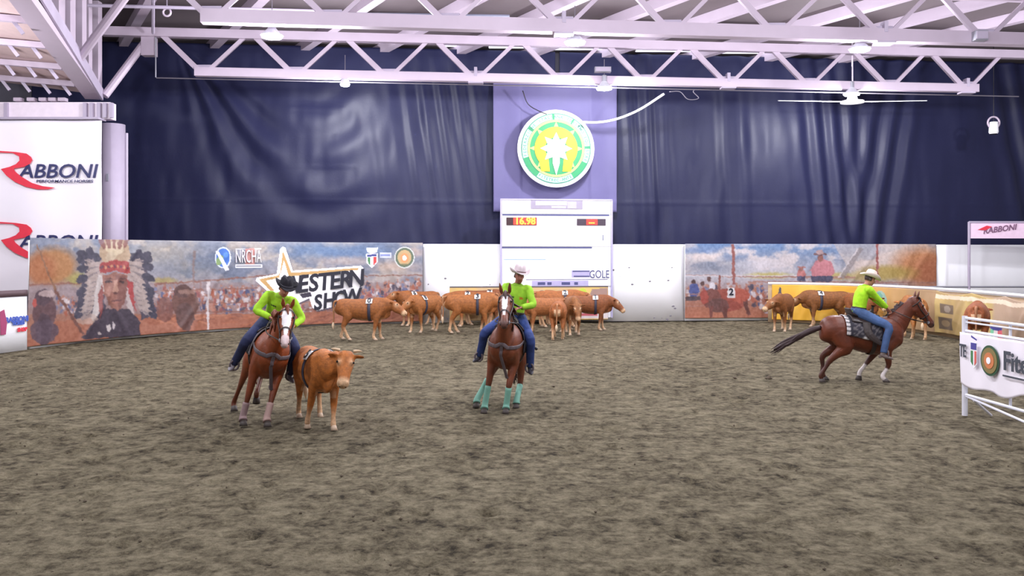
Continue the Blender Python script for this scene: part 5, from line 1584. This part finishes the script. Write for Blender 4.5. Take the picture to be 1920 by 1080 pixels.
# ------------------------------------------------------------------ cattle
def build_cow(label, loc, heading, P, base, num=None, scale=1.0, horns=True, side='both', name='cow', seed=1, group='herd cattle'):
    root = empty(name, loc, heading, label, 'cow', group)
    root.scale = (scale,) * 3
    g, lm = make_quadruped(P)
    me = remesh(g, 0.018, 5, .5); V = coords(me)
    base = lin(base); C = np.tile(base, (len(V), 1))
    hd = np.array(lm['hd']); hup = np.array(lm['hup']); hs = np.array(lm['hs']); pl = np.array(lm['poll'])
    rel = (V - pl) / P.get('headk', 1.16); t = rel @ hd; u = rel @ hup; s = rel @ hs
    head = (np.abs(s) < .18) & (t > -.1) & (t < .55) & (np.abs(u) < .25)
    pale = lin((214, 178, 140))
    def blend(mk, col, k=1.0):
        nonlocal C
        mk = (np.clip(mk, 0, 1) * k)[:, None]; C = C * (1 - mk) + col * mk
    blend(np.clip((t - .35) / .06, 0, 1) * head, pale, .85)
    blend(head * np.exp(-((t - .14) ** 2 + (np.abs(s) - .10) ** 2 + (u - .03) ** 2) / .05 ** 2), pale, .9)
    # pale lower legs, belly and backs of the thighs
    Ti = np.array(lm['T'].inverted()); Vt = (np.c_[V, np.ones(len(V))] @ Ti.T)[:, :3]
    for k in range(4):
        leg_color(V, C, lm, k, -.1, base * .5 + pale * .5, .16); leg_color(V, C, lm, k, .4, base * .25 + pale * .75, .12)
    blend(np.clip((.68 - Vt[:, 2]) / .08, 0, 1) * (np.abs(Vt[:, 1]) < .16) * (Vt[:, 0] > -.5) * (Vt[:, 0] < .7) * (Vt[:, 2] > .5), pale, .45)
    blend(np.clip((-.70 - Vt[:, 0]) / .05, 0, 1) * (np.abs(Vt[:, 1]) < .10) * (Vt[:, 2] < 1.0) * (Vt[:, 2] > .4), pale, .75)
    n = np.random.default_rng(seed)
    setcol(me, C); link('body', me, M_HIDE, root)
    add_hooves(lm, root, mat('pale_hoof', (190, 165, 140), .6), .92)
    hp = lm['hp']
    for sg in (-1, 1):
        q = G(); q.ell(hp(.15, .045, sg * .104), (.018, .018, .018), n=8, k=6); q.build('eye', M_EYE, root, True)
        q = G(); q.ell(hp(.47, -.03, sg * .035), (.014, .016, .012), n=8, k=5); q.build('nostril', M_EYE, root, True)
        if horns:
            e0 = hp(-.03, .04, sg * .09)
            q = G(); q.tube([e0, e0 + lm['hs'] * sg * .07 + lm['hup'] * .02, e0 + lm['hs'] * sg * .13 + lm['hup'] * .05 + lm['hd'] * .02], [.025, .02, .005], n=8, sub=2); q.build('horn', mat('pale_horn', (205, 175, 140), .45), root, True)
    T = lm['T']; sd = T.to_3x3() @ Vector((0, 1, 0))
    def tw(x, y, z): return T @ Vector((x, y, z))
    q = G(); sw = P.get('tailsway', 0.0)
    q.tube([tw(-.74, 0, 1.16), tw(-.83, 0, 1.12), tw(-.86, sw * .3, .95), tw(-.85, sw * .7, .70), tw(-.86, sw, .48)], [.035, .032, .024, .02, .018], n=8, sub=3); tl = q.build('tail', attr_const('tail_hide', base * .8 + pale * .2), root, True)
    q = G(); q.tube([tw(-.86, sw, .52), tw(-.87, sw, .42), tw(-.86, sw, .30)], [.02, .042, .008], n=9, sub=3); q.build('tail_tuft', mat('cream_tuft', (215, 190, 160), .8), tl, True)
    if num is not None:
        R = lm['R']
        x0, x1 = .20, .285
        sheet('number_strap', wrap_sheet(R, T, x0, x1, -180, 180, .010, 3, 40), mat('strap_grey', (52, 50, 66), .6), root, .010)
        for sg in (-1, 1):
            a0, a1 = (28, 58)
            xm = (x0 + x1) / 2
            pa = sheet('number_patch', wrap_sheet(R, T, xm - .095, xm + .095, sg * a0, sg * a1, .026, 6, 8), mat('white_patch', (242, 242, 248), .5), root, .008)
            z, w, h = torso_at(R, xm); am = math.radians(sg * (a0 + a1) / 2)
            nn = Vector((0, math.sin(am) / w, math.cos(am) / h)).normalized()
            c0 = Vector((xm, (w + .036) * math.sin(am), z + (h + .036) * math.cos(am)))
            M = T @ frame(c0 + nn * .004, (-sg, 0, 0), nn)
            text('numeral', num, .22, mat('numeral_black', (25, 25, 32), .5), pa, M, .004, .006)
    return root

def attr_const(name, linc):
    c = tuple(int(255 * (x * 12.92 if x <= .0031308 else 1.055 * x ** (1 / 2.4) - .055)) for x in linc)
    return mat('%s_%d_%d_%d' % ((name,) + c), c, .7, 0, .2, 20)
# ------------------------------------------------------------------ the three riders
D2R = math.radians
LIME = (168, 222, 46)
HANG = [(-.78, 0, 1.24), (-.90, 0, 1.16), (-.99, 0, .92), (-1.02, .02, .66), (-.99, .03, .42)]
def Tt(T, pts): return [tuple(T @ Vector(p)) for p in pts]

# left rider, leaning into the turn beside the loose cow
T = Tmat(roll=13, dz=-.02)
PL = dict(kind='horse', T=T, poll=(1.10, .40, 1.72), head=(.70, -.14, -.70), hup=(.7, 0, .7), earf=.4,
          feet=[(.72, .16, .125), (.50, -.16, .125), (-.42, .12, .32, .5), (-.78, -.20, .13)],
          tail=Tt(T, HANG),
          rider=dict(pelvis=(-.06, 0, 1.56), chest=(.08, .0, 1.79), neck=(.20, -.01, 1.96), headc=(.30, .0, 2.07), fwd=(1, -.15, -.3), look=(.88, .12, -.28),
                     hands=[(.38, .24, 1.54), (.34, -.10, 1.60)], epole=[(-.4, .8, -.3), (-.3, -.9, -.2)], rein_hand=1, hat_tilt=.05,
                     knee=[(.30, .36, 1.22), (.28, -.37, 1.20)], ankle=[(.10, .40, .80), (.02, -.44, .80)]))
pos = Vector((-4.02, 13.15, 0)); hd_ = D2R(-68)
horse, lmL = build_horse('chestnut horse with broad white blaze chasing the loose cow', pos, hd_, PL, (132, 62, 27), (60, 30, 22),
           dict(blaze=(.045, .02, .60, 1), hair=('chestnut', (120, 62, 38)), sock={}, mane_side=-1, boots={0: (.30, 1.0, (170, 140, 132)), 1: (.35, 1.0, (150, 125, 125))}, pad=(120, 115, 120)))
build_rider('rider in lime shirt and black hat leaning on the chestnut horse', pos, hd_, PL, LIME, (34, 42, 78), ((26, 24, 34), (60, 58, 66)), (132, 126, 132), skin=(176, 118, 96))

# middle rider, facing the camera
T = Tmat(roll=7, pitch=4, dz=-.04)
PM = dict(kind='horse', T=T, poll=(1.02, .25, 1.88), head=(.78, .08, -.62), hup=(.6, 0, .78), ear=1.15, earf=.3,
          feet=[(.50, .17, .125), (.54, -.17, .125), (.00, .26, .125), (.02, -.40, .125)],
          tail=Tt(T, HANG),
          rider=dict(pelvis=(-.08, 0, 1.56), chest=(-.05, 0, 1.83), neck=(-.01, .0, 2.08), headc=(.02, .01, 2.225), fwd=(1, .12, -.05), look=(.86, .42, -.10),
                     hands=[(.26, .13, 1.71), (.34, -.03, 1.60)], epole=[(-.4, .9, -.2), (-.3, -.9, -.2)], rein_hand=1, hat_tilt=.0,
                     knee=[(.30, .37, 1.22), (.32, -.38, 1.24)], ankle=[(.12, .40, .78), (.10, -.46, .84)]))
pos = Vector((-.18, 14.1, 0)); hd_ = D2R(-99)
horse, lmM = build_horse('bay horse with mint leg boots facing the camera', pos, hd_, PM, (112, 55, 28), (50, 28, 22),
            dict(blaze=(.030, .02, .44), hair=('bay', (62, 34, 26)), mane_side=1, boots={k: (.05, 1.0, (118, 170, 152)) for k in range(4)}))
build_rider('rider in lime shirt and white hat on the bay horse facing the camera', pos, hd_, PM, (150, 202, 46), (36, 56, 112), ((206, 192, 196), (120, 96, 98)), (62, 60, 68), skin=(168, 108, 92))

# loose strap end standing off the middle horse's saddle
iv = (Matrix.Translation(pos) @ Matrix.Rotation(hd_, 4, 'Z')).inverted()
g = G(); a = iv @ at(978, 636, 14.05); b_ = iv @ at(1007, 655, 13.9)
g.tube([a, a.lerp(b_, .5), b_], [.016, .016, .022], n=8)
g.build('strap_end', M_DARK, horse, True)

# right rider, galloping to the right
T = Tmat(dz=-.15, pitch=-1)
PR = dict(kind='horse', T=T, legk=.83, hlegk=.89, poll=(1.08, 0, 1.63), head=(.50, 0, -.66), hup=(.8, 0, .6), earf=.1, ear=.8,
          feet=[(.06, .13, .17, .45), (.40, -.14, .125), (-.68, .14, .14, .1), (-.82, -.15, .15, .25)],
          tail=[(-.77, 0, 1.08), (-.95, 0, 1.02), (-1.20, 0, .90), (-1.45, .02, .77), (-1.70, .03, .63)],
          rider=dict(pelvis=(-.05, 0, 1.56), chest=(.0, 0, 1.82), neck=(.09, 0, 2.05), headc=(.165, 0, 2.185), fwd=(1, 0, -.15), look=(.95, -.05, -.25),
                     hands=[(.52, .06, 1.62), (.50, -.07, 1.62)], epole=[(-.4, .5, -.8), (-.4, -.5, -.8)], rein_hand=1, hat_tilt=.08,
                     knee=[(.40, .36, 1.28), (.40, -.37, 1.28)], ankle=[(.28, .40, .78), (.29, -.41, .77)]))
pos = Vector((6.92, 17.0, 0)); hd_ = 0.0
build_horse('dark chestnut horse with white face stripe galloping to the right', pos, hd_, PR, (96, 42, 19), (40, 24, 22),
            dict(blaze=(.028, .10, .56), hair=('dark', (48, 28, 30)), sock={0: .3, 1: .3}, mane_side=1, padtrim=True, pad=(44, 42, 52), collar=False))
build_rider('rider in bright lime shirt and cream hat galloping at right', pos, hd_, PR, (172, 232, 34), (62, 86, 128), ((236, 220, 208), (120, 90, 80)), (110, 96, 92), skin=(184, 128, 106))


# ------------------------------------------------------------------ cattle
STAND = [(.44, .15, .105), (.50, -.15, .105), (-.56, .15, .105), (-.46, -.15, .105)]
def cp(poll=(.98, 0, 1.14), head=(.74, 0, -.66), hup=None, feet=None, T=None, sway=0.0):
    h = Vector(head)
    return dict(kind='cow', T=T or Tmat(), poll=poll, head=head, hup=hup or (max(.15, -h.z), 0, .75), feet=feet or STAND, tailsway=sway)
P0 = cp(poll=(.92, .26, 1.20), head=(.52, -.20, -.66), hup=(.7, -.1, .6), T=Tmat(dz=-.02, yaw=3), sway=.03,
        feet=[(.52, .15, .105), (.28, -.20, .13, .4), (-.62, .17, .105), (-.72, -.16, .105)])
build_cow('orange-brown loose cow with a numbered strap beside the left rider', (-2.90, 12.68, 0), D2R(-66), P0, (170, 98, 36), '5', .93, name='cow', group='arena cattle')

def herd(label, px, py, hdeg, pose, base, num, sc=1.0, horns=False):
    p = gp(px, py)
    return build_cow(label, p, D2R(hdeg), pose, base, num, sc, horns, group='arena cattle', seed=int(px))
W1 = [(.52, .15, .105), (.36, -.15, .105), (-.66, .15, .105), (-.40, -.15, .105)]
W2 = [(.36, .15, .105), (.54, -.15, .105), (-.44, .15, .105), (-.64, -.15, .105)]
herd('brown cow standing sideways at the left end of the herd', 679, 637, 0, cp((.96, -.06, 1.10), (.72, -.38, -.55), feet=W1), (143, 84, 37), '0', 1.0)
herd('brown cow facing left beside the cow at the herd’s left end', 797, 622, 236, cp((.94, .10, 1.10), (.75, -.1, -.6), feet=W2), (149, 90, 40), '8', .98)
herd('cow half hidden behind the left-facing cow, showing head and back', 784, 610, 212, cp((.95, .12, 1.20), (.8, .1, -.45)), (143, 84, 37), '6', 1.0)
herd('brown cow facing right with its rump towards the left, behind the middle rider', 881, 624, 2, cp((.98, 0, 1.05), feet=W2, sway=-.05), (151, 90, 40), '3', 1.02)
herd('cow mostly hidden behind the right-facing cow left of the middle rider', 890, 612, 181, cp((1.0, 0, 1.12)), (149, 87, 40), '2', 1.0)
herd('dark cow at the low banner just left of the middle horse’s head', 905, 608.5, 4, cp((.98, 0, 1.15)), (126, 71, 35), '7', 1.02)
herd('cow seen from behind with a pale tail, nearest of the right herd half', 1047, 635, 84, cp((.96, .05, 1.0), feet=W1, sway=.02), (153, 88, 40), None, .92)
herd('reddish cow just right of the middle rider', 1020, 623, 202, cp((.94, .1, 1.05), feet=W1), (154, 93, 48), None, .92)
herd('long-backed cow with a white number behind the cow seen from behind', 1045, 613, 2, cp((.98, 0, 1.12)), (151, 88, 40), '2', 1.04)
herd('cow behind the middle rider’s arm with a white number patch', 1003, 609.5, 2, cp((.98, 0, 1.12)), (153, 90, 40), '9', 1.0)
herd('cow facing the camera with lowered head in the right herd half', 1074, 626, -88, cp((.96, .04, 1.02), (.45, 0, -.85), feet=W2), (135, 84, 40), None, .97)
herd('dark brown cow facing right at the right end of the middle herd', 1103, 619, -2, cp((.94, -.05, 1.08), (.62, -.2, -.72), feet=W1), (126, 71, 34), '1', .95)
herd('brown cow facing left at the left end of the yellow banner', 1468, 620, 240, cp((.94, -.12, 1.05), (.8, -.35, -.5), feet=W2), (129, 77, 35), None, 1.0)
herd('brown cow with a white number in front of the yellow banner', 1549, 612, 179, cp((.98, 0, 1.0), (.8, 0, -.6), feet=W1), (123, 74, 31), '4', 1.02)
herd('cow partly hidden behind the galloping rider’s back', 1616, 618, -75, cp((.94, -.1, 1.12)), (135, 77, 35), '8', 1.0)
herd('orange-brown cow behind the galloping horse’s head', 1713, 634, 80, cp((.96, .05, 1.05), feet=W2), (158, 99, 45), None, 1.02)
herd('brown cow behind the white fence panel at far right', 1832, 664, 60, cp((.96, -.05, 1.05), feet=W1), (143, 77, 37), None, 1.06)

# ------------------------------------------------------------------ clods of sand
def clod(g, p, s, r):
    V = []; Fc = []
    base = [(-1, 0, 0), (1, 0, 0), (0, -1, 0), (0, 1, 0), (0, 0, -1), (0, 0, 1)]
    V = [(p[0] + s * b[0] * r.uniform(.6, 1.4), p[1] + s * b[1] * r.uniform(.6, 1.4), p[2] + s * b[2] * r.uniform(.5, 1)) for b in base]
    g.add(V, [(0, 2, 5), (2, 1, 5), (1, 3, 5), (3, 0, 5), (2, 0, 4), (1, 2, 4), (3, 1, 4), (0, 3, 4)])
r = random.Random(12)
M_CLOD = mat('dark_sand_clod', (92, 80, 66), .95)
g = G()
for _ in range(500):
    y = 4.5 + 15 * r.random() ** 1.4; x = max(-9, min(6.6, r.uniform(-.62, .62) * y))
    clod(g, (x, y, .006), r.uniform(.006, .02), r)
tag(g.build('sand_clods', M_CLOD), 'small dark clods scattered over the sand', 'clods', kind='stuff')
for (px, py, s, lab, z) in ((1441, 713, .09, 'dark sand clod kicked up behind the galloping horse', .03), (1036, 727, .05, 'single dark clod on the sand right of the middle horse', .02), (1380, 712, .06, 'sand clod left of the galloping horse’s tail end', .02)):
    g = G(); p = gp(px, py)
    for _ in range(5): clod(g, (r.uniform(-s, s) * .5, r.uniform(-s, s) * .5, s * .35 + r.uniform(0, s * .4)), s * r.uniform(.4, .7), r)
    me = remesh(g, s * .12, 1, .3)
    o = link('sand_clod', me, M_CLOD); o.location = p
    tag(o, lab, 'clod', 'larger sand clods')
